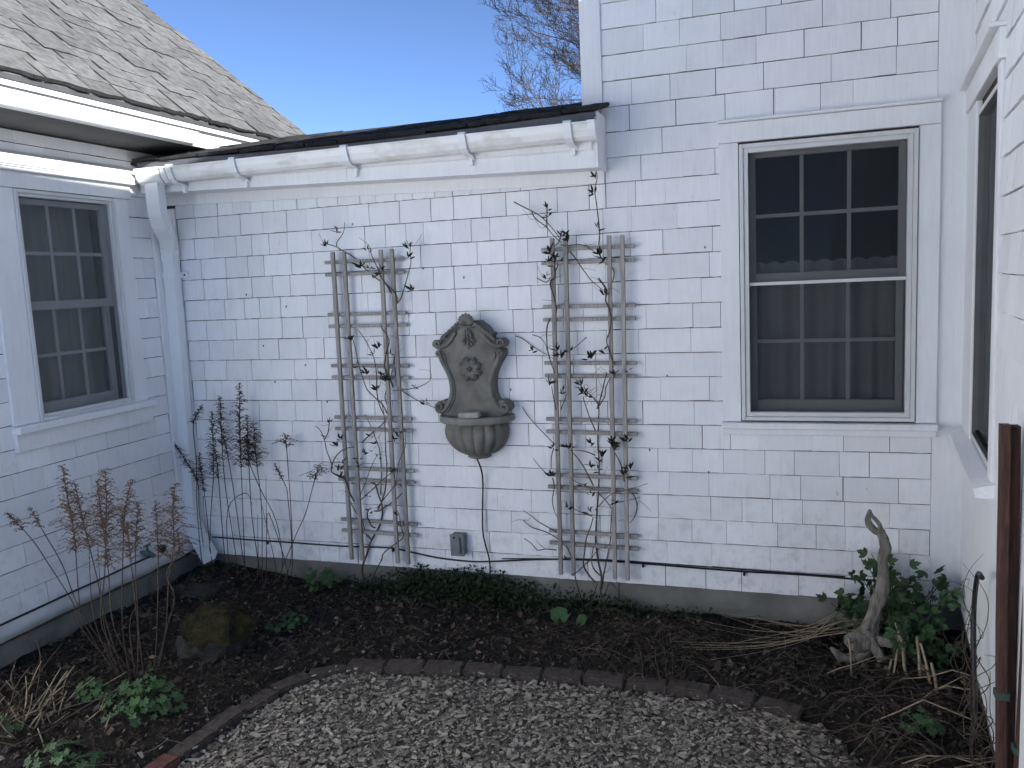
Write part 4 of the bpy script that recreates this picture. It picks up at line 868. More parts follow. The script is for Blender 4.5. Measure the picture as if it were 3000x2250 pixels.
def leaf_at(me, name, parent, pos, d, roll, sc):
    d = Vector(d).normalized(); nn = Vector((U(-.5, .5), -1, U(-.3, .7))); nn = (nn - d * nn.dot(d)).normalized(); sx = d.cross(nn)
    M = Matrix(((sx.x, d.x, nn.x, pos[0]), (sx.y, d.y, nn.y, pos[1]), (sx.z, d.z, nn.z, pos[2]), (0, 0, 0, 1))) @ Matrix.Rotation(roll, 4, 'Y') @ Matrix.Diagonal((sc, sc, sc, 1))
    o = bpy.data.objects.new(name, me); COL.objects.link(o); o.parent = parent
    if parent.type == 'EMPTY' and parent.name not in LOCAL: o.matrix_parent_inverse = Matrix.Translation(parent.location).inverted()
    o.matrix_basis = M; return o
def vine(stems, leaves, root, label, seed):
    random.seed(seed); e = empty('climbing_vine', root, label, 'vine')
    for k, (rad, p) in enumerate(stems):
        ph = U(0, 6); y0 = -.083 if k % 3 else -.027
        pts = [(x, (y0 if .25 < z < 2.05 else -.06) - .010 * math.sin(ph + i * 1.1) - (.03 * max(0, .25 - z)), max(z, -.01)) for i, (x, z) in enumerate(p)]
        R0 = rad * .00078 + .0009
        m = MB(); m.tube(pts, [R0 * (1.1 - .5 * i / (len(pts) - 1)) for i in range(len(pts))], 5, sub=3, wob=.12)
        if random.random() < .75 and len(pts) > 3:
            for _ in range(2):
                a = Vector(random.choice(pts[1:])); s = random.choice((-1, 1))
                m.tube([a, a + Vector((s * U(.01, .04), U(-.01, .01), U(-.01, .04))), a + Vector((s * U(.03, .08), U(-.02, .01), U(-.02, .07)))], [.0011, .0009, .0006], 4, sub=2)
        m.build('stem', MT['vinestem'], e, sm=True)
    for (x, z, sz) in leaves:
        n = (2, 4, 6, 9)[sz]; base = Vector((x, -.088 - U(0, .012), z - .012)); hd = U(-.5, .5)
        for i in range(n):
            a = hd + (i / max(1, n - 1) - .5) * U(1.5, 2.9)
            leaf_at(random.choice(VL), 'leaf', e, base + Vector((U(-.006, .006), U(-.006, .006), U(-.012, .012))), (math.sin(a), U(-.6, .15), math.cos(a)), U(-1.0, 1.0), U(.7, 1.1) * (.8, .9, 1.05, 1.1)[sz])
    return e
vine(V1_STEMS, V1_LEAVES, (1.22, -.06, .0), 'sparse vine with dark leaves climbing the left trellis', 5)
vine(V2_STEMS, V2_LEAVES, (2.68, -.06, .0), 'tangled vine with dark leaves climbing the right trellis', 6)

# ------------------------------------------------------------------ dried plume flowers
def plume(parent, axis, L, wd, mat, dens=1.0):
    m = MB(); P, _ = crom([Vector(p) for p in axis], [1] * len(axis), 8); P = P[::-1]; acc = 0.; path = [(P[0], 0.)]
    for a, b in zip(P[:-1], P[1:]):
        acc += (b - a).length; path.append((b, acc))
        if acc > L: break
    n = int(max(16, L / .0062) * dens)
    for i in range(n):
        d = (i + U(0, 1)) / n; s = d * acc
        for (p, q), (p2, q2) in zip(path[:-1], path[1:]):
            if q2 >= s: break
        c = p.lerp(p2, (s - q) / max(1e-6, q2 - q)); t = (p - p2).normalized()
        for side in (0, 1):
            an = U(0, 2 * PI); o = Vector((math.cos(an), math.sin(an) * .7, 0)); bl = wd * (.18 + .82 * d ** .8) * U(.35, 1.0) * (1 if d < .8 else .7)
            e1 = c + (o * .85 + t * .40) * bl * .6; e2 = c + (o * 1.0 + t * .22) * bl + Vector((0, 0, -.14 * bl)); m.tube([c, e1, e2], [.0008, .0008, .0006], 3, cap=False)
            nf = max(3, int(bl / .0055))
            for j in range(nf):
                u = (j + .5) / nf; b_ = c.lerp(e1, u / .6) if u < .6 else e1.lerp(e2, (u - .6) / .4)
                w = Vector((U(-1, 1), U(-1, 1), U(-.3, 1))).normalized() * U(.005, .011); x = w.cross(o).normalized() * U(.002, .004)
                m.add([tuple(b_ - x), tuple(b_ + x), tuple(b_ + w)], [(0, 1, 2)])
    m.build('flower_plume', mat, parent)
def astilbe(lst, y, root, label, mat, smat, seed, conv, grp):
    random.seed(seed); e = empty('dried_flower_clump', root, label, 'plant', grp); wsc = 1.5
    for (p, L, wd) in lst:
        yy = y + U(-.035, .035); pts = [(x, yy, z) for x, z in p]
        b = pts[0]; bx = b[0] + (root[0] - b[0]) * conv; pts = [(bx, root[1] + U(-.05, .05), bed_z(bx, root[1]) - .01)] + pts
        m = MB(); m.tube(pts, [.0032] + [.0026] * (len(pts) - 2) + [.0010], 5, sub=4, wob=.1)
        m.build('stem', smat, e, sm=True)
        if L > 0: plume(e, pts[-4:] if len(pts) > 4 else pts[1:], L, wd * wsc, mat)
    return e
astilbe(AST1, -.11, (.52, -.12, .08), 'clump of dark dried plume flowers against the back wall beside the downspout', MT['astilbe'], MT['stalk'], 8, .25, 'dried plume flowers')
astilbe(AST2, -1.32, (.66, -1.27, .05), 'clump of rusty dried plume flowers in front of the left wing', MT['astilbe2'], MT['stalk'], 9, .55, 'dried plume flowers')
# ------------------------------------------------------------------ brick edging
random.seed(21)
be = empty('brick_edging', (2.6, -.78, 0), 'curved row of old bricks edging the wood chip patio', 'edging')
brm = []
for k in range(4):
    bm = bmesh.new(); bmesh.ops.create_cube(bm, size=1.0)
    for v in bm.verts: v.co = Vector((v.co.x * .186, v.co.y * .088, v.co.z * .058)) + Vector((U(-.003, .003), U(-.003, .003), U(-.002, .002)))
    bmesh.ops.bevel(bm, geom=bm.edges[:], offset=.007, segments=2, affect='EDGES')
    me = bpy.data.meshes.new('brick'); bm.to_mesh(me); bm.free(); brm.append(me)
acc = [0.]; A2 = ARC[:-6]
for a, b in zip(A2[:-1], A2[1:]): acc.append(acc[-1] + math.hypot(b[0] - a[0], b[1] - a[1]))
s = .02; k = 0; RED = set(); REDC = [(1.285, -1.80), (2.325, -.76), (3.30, -.735), (3.62, -.82), (1.70, -.85), (2.89, -.73)]
while s < acc[-1] - .12:
    def at(q):
        for i in range(len(acc) - 1):
            if acc[i + 1] >= q: t = (q - acc[i]) / (acc[i + 1] - acc[i]); return Vector((A2[i][0] + (A2[i + 1][0] - A2[i][0]) * t, A2[i][1] + (A2[i + 1][1] - A2[i][1]) * t))
        return Vector(A2[-1])
    a, b = at(s), at(s + .19); c = (a + b) / 2
    if any(math.hypot(c.x - p, c.y - q) < .095 for p, q in REDC): RED.add(k)
    me = brm[k % 4].copy() if k in RED else brm[k % 4]
    o = bpy.data.objects.new('brick', me); COL.objects.link(o); o.parent = be; o.matrix_parent_inverse = Matrix.Translation(be.location).inverted()
    if not me.materials: me.materials.append(MT['brickred'] if k in RED else MT['brick'])
    o.location = (c.x, c.y, -.008 + U(-.004, .006) + (-.012 if 4 < k < 8 else 0)); o.rotation_euler = (U(-.05, .09), U(-.03, .03), math.atan2(b.y - a.y, b.x - a.x) + U(-.03, .03))
    s += .1935; k += 1
# ------------------------------------------------------------------ wood chips
random.seed(31)
m = MB(); cnt = 0
while cnt < 22000:
    x, y = U(1.1, 3.98), U(-2.55, -.70)
    if not inside_patio(x, y): 
        if arc_dist(x, y) > .11 or arc_dist(x, y) < .05 or random.random() > .05: continue
    if inside_patio(x, y) and arc_dist(x, y) < .048 and random.random() < .96: continue
    q = random.random(); L = U(.008, .017) if q < .52 else (U(.017, .030) if q < .88 else U(.030, .052)); w = min(.024, L * U(.35, .95)); th = U(.001, .003)
    z = bed_z(x, y) + .006 + U(0, .016) * (1 if inside_patio(x, y) else .4) + (.022 if arc_dist(x, y) < .05 else 0); g = U(.09, .42) * (1.25 if random.random() < .06 else 1.0) * (1 if inside_patio(x, y) else .6)
    col = (g * U(1.02, 1.10), g * U(.93, .97), g * U(.73, .83))
    R = Matrix.Rotation(U(0, 2 * PI), 3, 'Z') @ Matrix.Rotation(random.gauss(0, .20), 3, 'X') @ Matrix.Rotation(random.gauss(0, .17), 3, 'Y')
    c = Vector((x, y, z)); pl = [(-.5 + U(0, .2), -.5 + U(0, .35)), (.5 - U(0, .2), -.5 + U(0, .3)), (.5, .0 + U(-.2, .2)), (.5 - U(0, .3), .5 - U(0, .3)), (-.5 + U(0, .3), .5 - U(0, .3))]
    n = 5; vs = [tuple(c + R @ Vector((a * L, b * w, -th))) for a, b in pl] + [tuple(c + R @ Vector((a * L, b * w, th))) for a, b in pl]
    m.add(vs, [tuple(range(n, 2 * n))] + [(i, (i + 1) % n, n + (i + 1) % n, n + i) for i in range(n)], col); cnt += 1
kind(m.build('wood_chips', MT['chip']), 'stuff')
# ------------------------------------------------------------------ leaf litter and fallen twigs
random.seed(41); m = MB(); cnt = 0
while cnt < 12000:
    x, y = U(.02, 4.38), U(-2.5, -.01)
    if inside_patio(x, y) and (arc_dist(x, y) > .05 or random.random() > .1): continue
    if x > 4.40 + .095 * y: continue
    L = U(.010, .030) if random.random() < .85 else U(.03, .055); w = L * U(.35, .8); z = bed_z(x, y) + U(.0, .016); g = U(.018, .085) * (2.4 if random.random() < .10 else 1)
    col = (g * U(1.05, 1.4), g * U(.85, 1.0), g * U(.6, .8)); R = Matrix.Rotation(U(0, 6.28), 3, 'Z') @ Matrix.Rotation(random.gauss(0, .6), 3, 'X') @ Matrix.Rotation(random.gauss(0, .5), 3, 'Y')
    c = Vector((x, y, z)); m.add([tuple(c + R @ Vector(p)) for p in ((-L / 2, 0, 0), (0, -w / 2, L * U(0, .25)), (L / 2, 0, L * U(-.1, .2)), (0, w / 2, L * U(0, .25)))], [(0, 1, 2), (0, 2, 3)], col); cnt += 1
kind(m.build('leaf_litter', MT['litter']), 'stuff')
random.seed(43); m = MB()
def twig(mb, x, y, L, a, r, col, lift=.03, bend=.25):
    P = []; px, py = x, y
    for i in range(6):
        t = i / 5; P.append((px, py, bed_z(px, py) + .004 + lift * math.sin(PI * t) * U(.5, 1.2))); a += U(-bend, bend); px += math.cos(a) * L / 5; py += math.sin(a) * L / 5
    mb.tube(P, [r, r, r * .9, r * .8, r * .7, r * .4], 4, col)
cnt = 0
while cnt < 1000:
    q = random.random()
    if q < .45: x, y = U(2.9, 4.25), U(-1.6, -.1)
    elif q < .65: x, y = U(2.4, 3.3), random.gauss(-.5, .15)
    else: x, y = U(.05, 2.4), U(-2.1, -.05)
    if inside_patio(x, y) and arc_dist(x, y) > .08: continue
    g = U(.022, .085) * (2.4 if random.random() < .12 else 1.0); twig(m, x, y, U(.06, .28), U(0, 6.28), U(.0008, .0019), (g * 1.15, g * .92, g * .70), U(.008, .05)); cnt += 1
kind(m.build('fallen_twigs', MT['litter']), 'stuff')
# ------------------------------------------------------------------ green ground cover along the foundation
random.seed(47); m = MB(); cnt = 0
while cnt < 4300:
    x = random.gauss(1.85, .38) if random.random() < .8 else random.gauss(2.85, .22); y = -.02 - abs(random.gauss(0, .085)); hmax = .115 * math.exp(-((x - 1.9) / .62) ** 2) + .05
    if not (1.0 < x < 3.3): continue
    if random.random() > math.exp(-((x - 1.85) / .55) ** 2) + .25: continue
    z = bed_z(x, y) + U(.0, hmax) * (1 - min(1, -y / .3)); g = U(.5, 1.25)
    L = U(.013, .028); w = L * U(.6, .9); R = Matrix.Rotation(U(0, 6.28), 3, 'Z') @ Matrix.Rotation(random.gauss(.5, .5), 3, 'X')
    c = Vector((x, y, z)); m.add([tuple(c + R @ Vector(p)) for p in ((0, 0, 0), (-w / 2, L * .55, .003), (0, L, 0), (w / 2, L * .55, .003))], [(0, 1, 2, 3)], (.026 * g, .050 * g, .018 * g)); cnt += 1
kind(m.build('ground_cover', MT['green']), 'stuff')
# ------------------------------------------------------------------ mossy stone, flat stone
ms = empty('mossy_stone', (.87, -.93, .03), 'squat dark stone capped with a dome of brown green moss', 'stone')
def blob(cx, cy, zs, f, nu=48, nv=20):
    m = MB()
    for j in range(nv + 1):
        for i in range(nu): m.v.append(f(2 * PI * i / nu, j / nv))
    m.f = [(j * nu + i, j * nu + (i + 1) % nu, (j + 1) * nu + (i + 1) % nu, (j + 1) * nu + i) for j in range(nv) for i in range(nu)]; m.c = [None] * len(m.f); return m
def fr(an, t):
    r = (.165 + .02 * t) * (1 + .22 * fbm(math.cos(an) * 1.4, math.sin(an) * 1.4, t * 1.3)); return (.86 + math.cos(an) * r, -.93 + math.sin(an) * r * .85, -.03 + .175 * t)
blob(0, 0, 0, fr).build('stone_base', MT['rock'], ms, sm=True)
def fm(an, t):
    th = t * PI * .56; r = .185 * math.sin(th) if th < PI / 2 else .185 * (1 - .28 * (th - PI / 2)); x, y = math.cos(an), math.sin(an)
    k = 1 + .20 * fbm(x * 1.4, y * 1.4, t * 1.5) + .07 * fbm(x * 5, y * 5, t * 6)
    return (.86 + .02 * t + x * r * k, -.93 + y * r * .85 * k, .13 + .135 * math.cos(th) * (1 + .30 * fbm(x * 1.5 * t, y * 1.5 * t, 5)) + .03 * t * x)
blob(0, 0, 0, fm, 72, 36).build('moss_cap', MT['moss'], ms, sm=True)
m = MB(); random.seed(5)
for _ in range(2600):
    an, t = U(0, 6.28), U(0, .95) ** .7; p = Vector(fm(an, t)); o = (p - Vector((.87, -.93, .12))).normalized() * U(.004, .010); s = Vector((U(-1, 1), U(-1, 1), U(-1, 1))).normalized() * .0016; g = U(.5, 1.4)
    m.add([tuple(p - s), tuple(p + s), tuple(p + o + Vector((U(-.004, .004), U(-.004, .004), U(0, .004))))], [(0, 1, 2)], (.030 * g, .025 * g, .008 * g))
mo = m.build('moss_tufts', MT['green'], ms); kind(mo, 'stuff')
m = MB(); m.box(.10, .40, -.44, -.24, .06, .10, bev=.02); b = m.build('splash_stone', MT['rock']); b.rotation_euler = (0, 0, .0); tag(b, 'flat dark slab under the downspout outlet in the corner', 'stone')
# ------------------------------------------------------------------ leafy plants
def lobed(name, R, mat, lobes=5, depth=.45, teeth=2, cup=.18):
    vs = [(0, 0, 0)]; n = lobes * 6; fs = []; span = 2 * PI * .86
    for i in range(n + 1):
        a = -span / 2 + span * i / n; ph = (i / n * lobes) % 1.0; k = 1 - depth * abs(2 * ph - 1) ** 1.6; k *= 1 - .10 * (i % 2); r = R * k * (1 - .12 * abs(a) / PI)
        vs.append((math.sin(a) * r, math.cos(a) * r + R * .15, cup * R * (k - .3)))
    for i in range(n): fs.append((0, i + 1, i + 2))
    me = bpy.data.meshes.new(name); me.from_pydata(vs, [], fs); me.materials.append(mat); return me
GL = [lobed('leaf', .023, MT['geranium'], 5, .42), lobed('leaf', .019, MT['geranium'], 5, .5, cup=.3), lobed('leaf', .026, MT['geranium'], 7, .38, cup=.1)]
def trileaf(name, L, mat, seed):
    r = random.Random(seed); vs = []; fs = []
    for (an, k) in ((0, 1.0), (.75, .78), (-.75, .78)):
        d = Vector((math.sin(an), math.cos(an), 0)); s = Vector((d.y, -d.x, 0)); o = len(vs); l = L * k
        prof = [(0, .03), (.25, .17), (.45, .26), (.55, .20), (.68, .24), (.8, .11), (1.0, .0)]
        for t, w in prof:
            c = d * l * t; z = -.22 * l * t * t
            vs += [tuple(c + s * w * l + Vector((0, 0, z + .05 * l))), tuple(c + Vector((0, 0, z))), tuple(c - s * w * l + Vector((0, 0, z + .05 * l)))]
        for i in range(len(prof) - 1): fs += [(o + i * 3, o + i * 3 + 1, o + i * 3 + 4, o + i * 3 + 3), (o + i * 3 + 1, o + i * 3 + 2, o + i * 3 + 5, o + i * 3 + 4)]
    me = bpy.data.meshes.new(name); me.from_pydata(vs, [], fs); me.materials.append(mat); return me
PLF = [trileaf('leaf', .066, MT['peony'], 1), trileaf('leaf', .052, MT['peony'], 2), trileaf('leaf', .076, MT['peony'], 3)]
def bush(name, cx, cy, rx, ry, h, n, pool, label, cat, seed, grp=None, sc=1.0, base=None, stemat='geranium'):
    random.seed(seed); z0 = bed_z(cx, cy); e = empty(name, (cx, cy, z0), label, cat, grp)
    for i in range(n):
        a = U(0, 2 * PI); q = math.sqrt(U(0, 1)); x = cx + math.cos(a) * rx * q; y = cy + math.sin(a) * ry * q; z = z0 + h * (1 - .75 * q * q) * U(.55, 1.0) + .01
        n_ = Vector((math.cos(a) * q * .8, math.sin(a) * q * .8 - .25, 1.0)).normalized(); d = Vector((math.cos(a), math.sin(a), U(-.3, .3))); d = (d - n_ * d.dot(n_)).normalized()
        s = d.cross(n_); k = U(.75, 1.2) * sc; M = Matrix(((s.x, d.x, n_.x, x), (s.y, d.y, n_.y, y), (s.z, d.z, n_.z, z), (0, 0, 0, 1))) @ Matrix.Rotation(U(-.4, .4), 4, 'Y') @ Matrix.Diagonal((k, k, k, 1))
        o = bpy.data.objects.new('leaf', random.choice(pool)); COL.objects.link(o); o.parent = e; o.matrix_parent_inverse = Matrix.Translation(e.location).inverted(); o.matrix_basis = M
        if i % 2 == 0:
            m = MB(); m.tube([(cx + U(-.02, .02), cy + U(-.02, .02), z0 - .01), ((cx + x) / 2, (cy + y) / 2, (z0 + z) / 2 + .015), (x, y, z)], [.0016, .0014, .001], 4, sub=2); m.build('stem', MT[stemat], e)
    return e
GG = 'lobed leaf perennials in the bed'
bush('leafy_perennial', .93, -1.53, .19, .16, .15, 95, GL, 'largest clump of bright green lobed leaves, in the left foreground', 'plant', 61, GG)
bush('leafy_perennial', .62, -1.50, .08, .08, .085, 24, GL, 'small green lobed leaf clump just left of the largest green clump', 'plant', 62, GG)
bush('leafy_perennial', .80, -1.30, .05, .05, .06, 7, GL, 'tiny sprig of green lobed leaves under the rusty dried plumes', 'plant', 68, GG, .8)
bush('leafy_perennial', .93, -1.95, .16, .10, .08, 45, GL, 'low green lobed leaf clump at the bottom left edge of the bed', 'plant', 63, GG)
bush('leafy_perennial', .50, -1.86, .07, .06, .06, 8, GL, 'few pale green leaves in the straw at the far left', 'plant', 67, GG)
bush('leafy_perennial', .98, -.13, .13, .08, .14, 48, GL, 'round leaved green clump at the foundation left of the left trellis', 'plant', 64, GG)
bush('leafy_perennial', 1.07, -.62, .11, .10, .08, 30, GL, 'dim green clump right behind the mossy stone', 'plant', 65, GG, .85)
bush('leafy_perennial', 4.10, -1.02, .08, .07, .08, 26, GL, 'small green clump among the twigs at lower right', 'plant', 66, GG, .9)
# two broad round leaves
br = empty('broad_leaf_plant', (2.55, -.28, .03), 'two broad rounded green leaves low in front of the right trellis', 'plant')
for (x, y, a, k) in ((2.50, -.28, .4, 1.6), (2.62, -.30, -.6, 1.15)):
    me = lobed('leaf', .036, MT['geranium'], 1, .05, cup=.2); o = bpy.data.objects.new('leaf', me); COL.objects.link(o); o.parent = br; o.matrix_parent_inverse = Matrix.Translation(br.location).inverted()
    o.matrix_basis = Matrix.Translation((x, y, bed_z(x, y) + .035)) @ Matrix.Rotation(a, 4, 'Z') @ Matrix.Rotation(.8, 4, 'X') @ Matrix.Diagonal((k, k, k, 1))
random.seed(70)
pb = empty('leafy_shrub', (4.13, -.38, .03), 'bushy dark green leafy plant behind the driftwood in the right corner', 'plant')
stk = []
for i in range(38):
    bx, by = 4.13 + random.gauss(0, .05), -.42 + random.gauss(0, .05); tx, ty, tz = 4.10 + U(-.28, .24), -.20 + U(-.22, .14), U(.26, .50)
    tz *= 1 - .40 * ((tx - 4.12) / .3) ** 2 - .8 * max(0, (-.22 - ty) / .2); ty = min(ty, -.06); tx = min(tx, 4.36 + .095 * ty)
    m = MB(); m.tube([(bx, by, .0), ((bx + tx) / 2, (by + ty) / 2, tz * .6), (tx, ty, tz)], [.004, .003, .002], 5, sub=3); m.build('stalk', MT['stalk'] if i % 3 else MT['geranium'], pb, sm=True)
    for j in range(13):
        t = U(.40, 1.02); p = Vector((bx + (tx - bx) * t, by + (ty - by) * t, tz * t)) + Vector((U(-.07, .07), U(-.07, .05), U(-.03, .05)))
        p.x = min(p.x, 4.38 + .095 * p.y); p.y = min(p.y, -.035)
        if p.y < -.235 and p.x < 4.085: continue
        a = U(0, 6.28); leaf_at(random.choice(PLF), 'leaf', pb, p, (math.cos(a), math.sin(a) - .5, U(-.5, .5)), U(-.5, .5), U(.6, .95))
# ------------------------------------------------------------------ driftwood
random.seed(81)
dr = dict(DRIFT); dw = empty('driftwood', (4.0, -.34, .02), 'upright twisted grey driftwood with a hole near its tip and splayed roots', 'driftwood')
def yl(pts, y0, y1): return [(x, y0 + (y1 - y0) * i / (len(pts) - 1), z) for i, (x, z) in enumerate(pts)]
m = MB(); m.tube(yl(dr['trunk'], -.35, -.30), [.050, .042, .032, .027, .031, .025, .021, .0185, .023, .021, .018], 22, sub=7, wob=.02, ridge=.30); m.build('trunk', MT['drift'], dw, sm=True)
m = MB(); m.tube(yl(dr['tipl'], -.30, -.305), [.015, .0155, .0155, .0135, .006], 14, sub=6, wob=.03, ridge=.25); m.tube(yl(dr['tipr'], -.305, -.295), [.013, .0095, .009, .008, .005], 10, sub=5, wob=.06); m.tube(yl(dr['hole'], -.31, -.31), [.010, .013, .010], 10, sub=4, wob=.06); m.build('forked_tip', MT['drift'], dw, sm=True)
for nm, R in (('root1', [.028, .025, .020, .014]), ('root2', [.042, .036, .020]), ('root3', [.03, .026, .012]), ('root4', [.034, .030, .027, .017, .006])):
    q = dr[nm]; m = MB(); m.tube(yl(q, -.36, -.44 if nm == 'root1' else -.40), R, 14, sub=6, wob=.03, ridge=.28); m.build('root', MT['drift'], dw, sm=True)
m = MB(); m.ell((dr['root2'][0][0] - .015, -.37, dr['root2'][0][1] - .01), (.065, .05, .05), nu=16, nv=10); m.build('knot', MT['drift'], dw, sm=True)
# ------------------------------------------------------------------ dry stalks
random.seed(91)
db = empty('dry_stalk_bundle', (3.6, -.3, .06), 'sheaf of pale dead stalks lying left of the driftwood', 'stalks')
for i in range(13):
    y = -.20 + U(-.05, .05); z = .17 + U(-.05, .06); L = U(.2, .62); fan = U(-.7, .5); sc_ = U(.6, 1.15)
    m = MB(); pts = [(4.0 + U(-.08, .04), y, z), (3.85, y - .03, z - .02), (3.72, y - .05 + fan * .08, .10 + U(-.02, .02)), (3.72 - L * .45, y - .06 + fan * .25, .075 + U(-.01, .03)), (3.72 - L, y - .08 + fan * .5, bed_z(3.72 - L, -.35) + U(.0, .04))]
    m.tube(pts, [.0026 * sc_, .0024 * sc_, .0020 * sc_, .0015 * sc_, .0008], 5, sub=4, wob=.08); m.build('stalk', MT['straw'], db, sm=True)
dc = empty('cut_stalks', (4.13, -.5, .02), 'cluster of pale cut stalks standing under the leafy plant', 'stalks')
for (x0, y0, x1, y1, z1, r) in ((4.13, -.62, 4.09, -.36, .24, .0065), (4.10, -.60, 4.13, -.38, .22, .006), (4.16, -.66, 4.17, -.42, .20, .007), (4.21, -.70, 4.18, -.46, .19, .006), (4.05, -.62, 4.10, -.40, .20, .005), (4.22, -.74, 4.205, -.58, .16, .0065), (3.90, -.58, 3.89, -.42, .17, .004), (4.02, -.66, 4.06, -.50, .12, .005)):
    m = MB(); m.tube([(x0, y0, bed_z(x0, y0) - .02), ((x0 * 2 + x1) / 3 + U(-.008, .008), (y0 * 2 + y1) / 3, z1 * .38), ((x0 + x1 * 2) / 3 + U(-.008, .008), (y0 + y1 * 2) / 3, z1 * .72), (x1, y1, z1)], [r * 1.1, r, r * .95, r * .9], 7, sub=4, wob=.10); m.build('stalk', MT['straw'], dc, sm=True)
df = empty('fallen_branches', (4.0, -1.05, .03), 'tangle of bare fallen branches at the lower right of the bed', 'branches')
for i in range(46):
    x, y = U(3.75, 4.2), U(-1.55, -.55); m = MB(); twig(m, x, y, U(.2, .6), random.choice((0, PI)) + U(-.7, .7), U(.0012, .0035), None, U(.03, .12), .22); m.build('branch', MT['straw'] if i % 4 == 0 else MT['stalk'], df, sm=True)
gs = empty('cut_grass_clump', (.42, -1.78, .03), 'clump of cut straw coloured grass stems at the lower left edge', 'grass')
for i in range(110):
    x, y = .40 + random.gauss(0, .14), -1.74 + random.gauss(0, .11); a = U(0, 6.28); L = U(.08, .30) if i % 3 else U(.3, .5); up = U(.1, 1.0); x = max(x, .05); tx = max(.03, x + math.cos(a) * L * (1.1 - up * .7))
    m = MB(); m.tube([(x, y, .0), ((x + tx) / 2, y + math.sin(a) * L * .4, L * up * .6), (tx, y + math.sin(a) * L * (1.1 - up * .7), L * up * .8 + .03)], [.0034, .0030, .0018], 5, sub=3); m.build('stem', MT['straw'] if i % 3 else MT['stalk'], gs, sm=True)
# ------------------------------------------------------------------ bare creeper, hose and stakes by the right wall
random.seed(101)
cr = empty('bare_creeper', (4.22, -1.25, .0), 'tangle of thin leafless creeper stems against the right wall', 'vine')
def wallx(y): return 4.425 + .0953 * y
for i in range(21):
    y = U(-1.75, -.35); z = U(.0, .25); P = []; a = U(.5, 2.4); k = U(-.5, .5); L = U(.25, .75)
    for j in range(7):
        y = max(-2.0, min(-.15, y)); P.append((wallx(y) - U(.02, .11), y, max(z, .01))); y += math.cos(a) * L / 6; z += math.sin(a) * L / 6; a += k + U(-.35, .35)
        if z > .80: a = -abs(a) * .5
    m = MB(); m.tube(P, [.0022, .0021, .0019, .0016, .0014, .0011, .0006], 4, sub=4, wob=.1); m.build('stem', MT['stalk'], cr, sm=True)
m = MB(); m.tube([(wallx(-1.27) - .06, -1.27, .79), (wallx(-1.14) - .06, -1.15, .76), (wallx(-1.06) - .06, -1.07, .66), (wallx(-1.06) - .06, -1.06, .56), (wallx(-1.14) - .06, -1.12, .42), (wallx(-1.18) - .06, -1.17, .25), (wallx(-1.18) - .07, -1.17, .0)], .0085, 8, sub=5)
tag(m.build('black_hose', MT['black'], sm=True), 'curved black hose end sticking up beside the right wall', 'hose')
def stake(label, xt, xb, y, w, d, zt, tie=None):
    m = MB(); n = 10
    for i in range(n + 1):
        t = i / n; x = xb + (xt - xb) * t + .0015 * math.sin(t * 9 + y * 30); z = -.05 + (zt + .05) * t
        m.v += [(x - w / 2, y - d / 2, z), (x - w / 2 + .003, y - d / 2 - .002, z), (x + w / 2 - .003, y - d / 2 - .002, z), (x + w / 2, y - d / 2, z), (x + w / 2, y + d / 2, z), (x - w / 2, y + d / 2, z)]
    m.f = [(i * 6 + k, i * 6 + (k + 1) % 6, (i + 1) * 6 + (k + 1) % 6, (i + 1) * 6 + k) for i in range(n) for k in range(6)] + [tuple(n * 6 + k for k in range(6)), (5, 4, 3, 2, 1, 0)]; m.c = [None] * len(m.f)
    e = empty('wooden_stake', (xb, y, 0), label, 'stake', 'reddish brown stakes by the right wall'); m.build('shaft', MT['stake'], e)
    if tie:
        xx = xb + (xt - xb) * tie / zt; m = MB(); m.box(xx - w * .75, xx + w * .75, y - d / 2 - .005, y + d / 2 + .004, tie - .011, tie + .011, bev=.002); m.build('tie', MT['green_tie'], e)
    return e
stake('tallest reddish brown wooden stake, nearest the fountain of the three by the right wall', 4.200, 4.222, -1.70, .024, .030, 1.384, .60)
stake('middle reddish brown wooden stake of the three by the right wall', 4.230, 4.246, -1.672, .026, .034, 1.376)
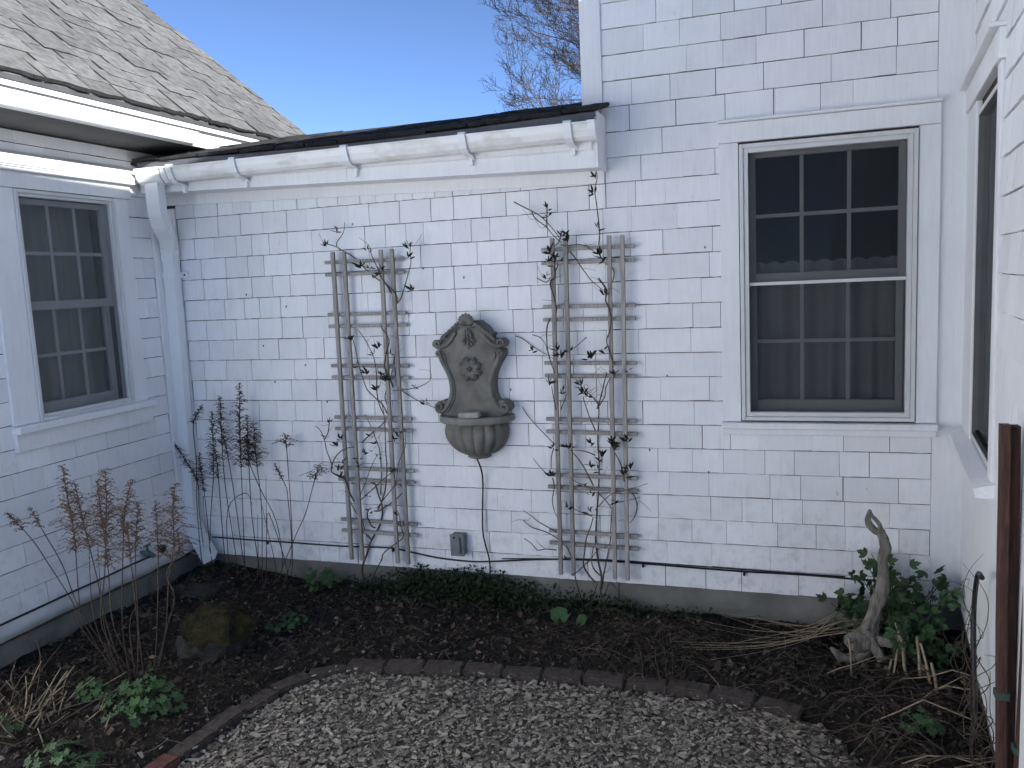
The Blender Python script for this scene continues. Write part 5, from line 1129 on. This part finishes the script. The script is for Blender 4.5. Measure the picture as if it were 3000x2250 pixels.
stake('shortest reddish brown stake of the three, leaning at the right edge', 4.268, 4.240, -1.757, .026, .026, 1.33, .47)
# ------------------------------------------------------------------ bare tree beyond the roofs
random.seed(123)
tr = empty('bare_tree', (2.6, 14.5, 0), 'leafless spreading tree beyond the tall house front', 'tree')
m = MB(); m.tube([(2.6, 14.5, -.1), (2.5, 14.5, 2.0), (2.3, 14.4, 4.5), (2.0, 14.4, 7.0), (1.9, 14.5, 9.5), (1.7, 14.6, 11.5)], [.34, .27, .22, .16, .10, .04], 10, sub=3); m.build('trunk', MT['bark'], tr, sm=True)
m = MB(); SEG = [0]
def grow(p, d, L, r, lv):
    P = [p]; R = [r]; n = 5; kids = []
    for i in range(n):
        d = (d + Vector((U(-.24, .24), U(-.24, .24), U(-.20, .22) + (.05 if lv > 1 else -.02)))).normalized(); p = p + d * L / n; P.append(p); R.append(max(.0042, r * (1 - .62 * (i + 1) / n)))
        if lv < 4 and i > 0:
            for _ in range((2 if i % 2 else 1) if lv > 1 else (1 if i % 2 else 2)):
                if SEG[0] < 9500: kids.append((p, d, R[-1]))
    m.tube(P, R, 4 if lv < 2 else 3, cap=False); SEG[0] += 1
    for (q, dd, rr) in kids:
        o = Vector((U(-1, .6), U(-1, 1), U(-.55, .9))).normalized(); grow(q, (dd * .75 + o * .75).normalized(), L * U(.38, .60), rr * .62, lv + 1)
for (z, dx, dz, L, r) in ((3.9, -1, .08, 4.2, .06), (4.6, -1, .15, 4.6, .075), (5.3, -1, .12, 4.2, .07), (6.0, -1, .10, 4.3, .08), (6.6, -1, .22, 4.0, .07), (7.4, -1, .18, 4.0, .065), (8.2, -.8, .5, 3.6, .06), (5.6, .8, .4, 3.6, .06), (7.6, .9, .5, 3.2, .06), (9.0, -.6, .8, 3.0, .05)):
    SEG[0] = 0
    grow(Vector((2.2, 14.45 + U(-.3, .1), z)), Vector((dx, U(-.25, .1), dz)).normalized(), L * .66, r * .9, 0 if dx < 0 else 2)
kind(m.build('branches', MT['bark'], tr), 'stuff')
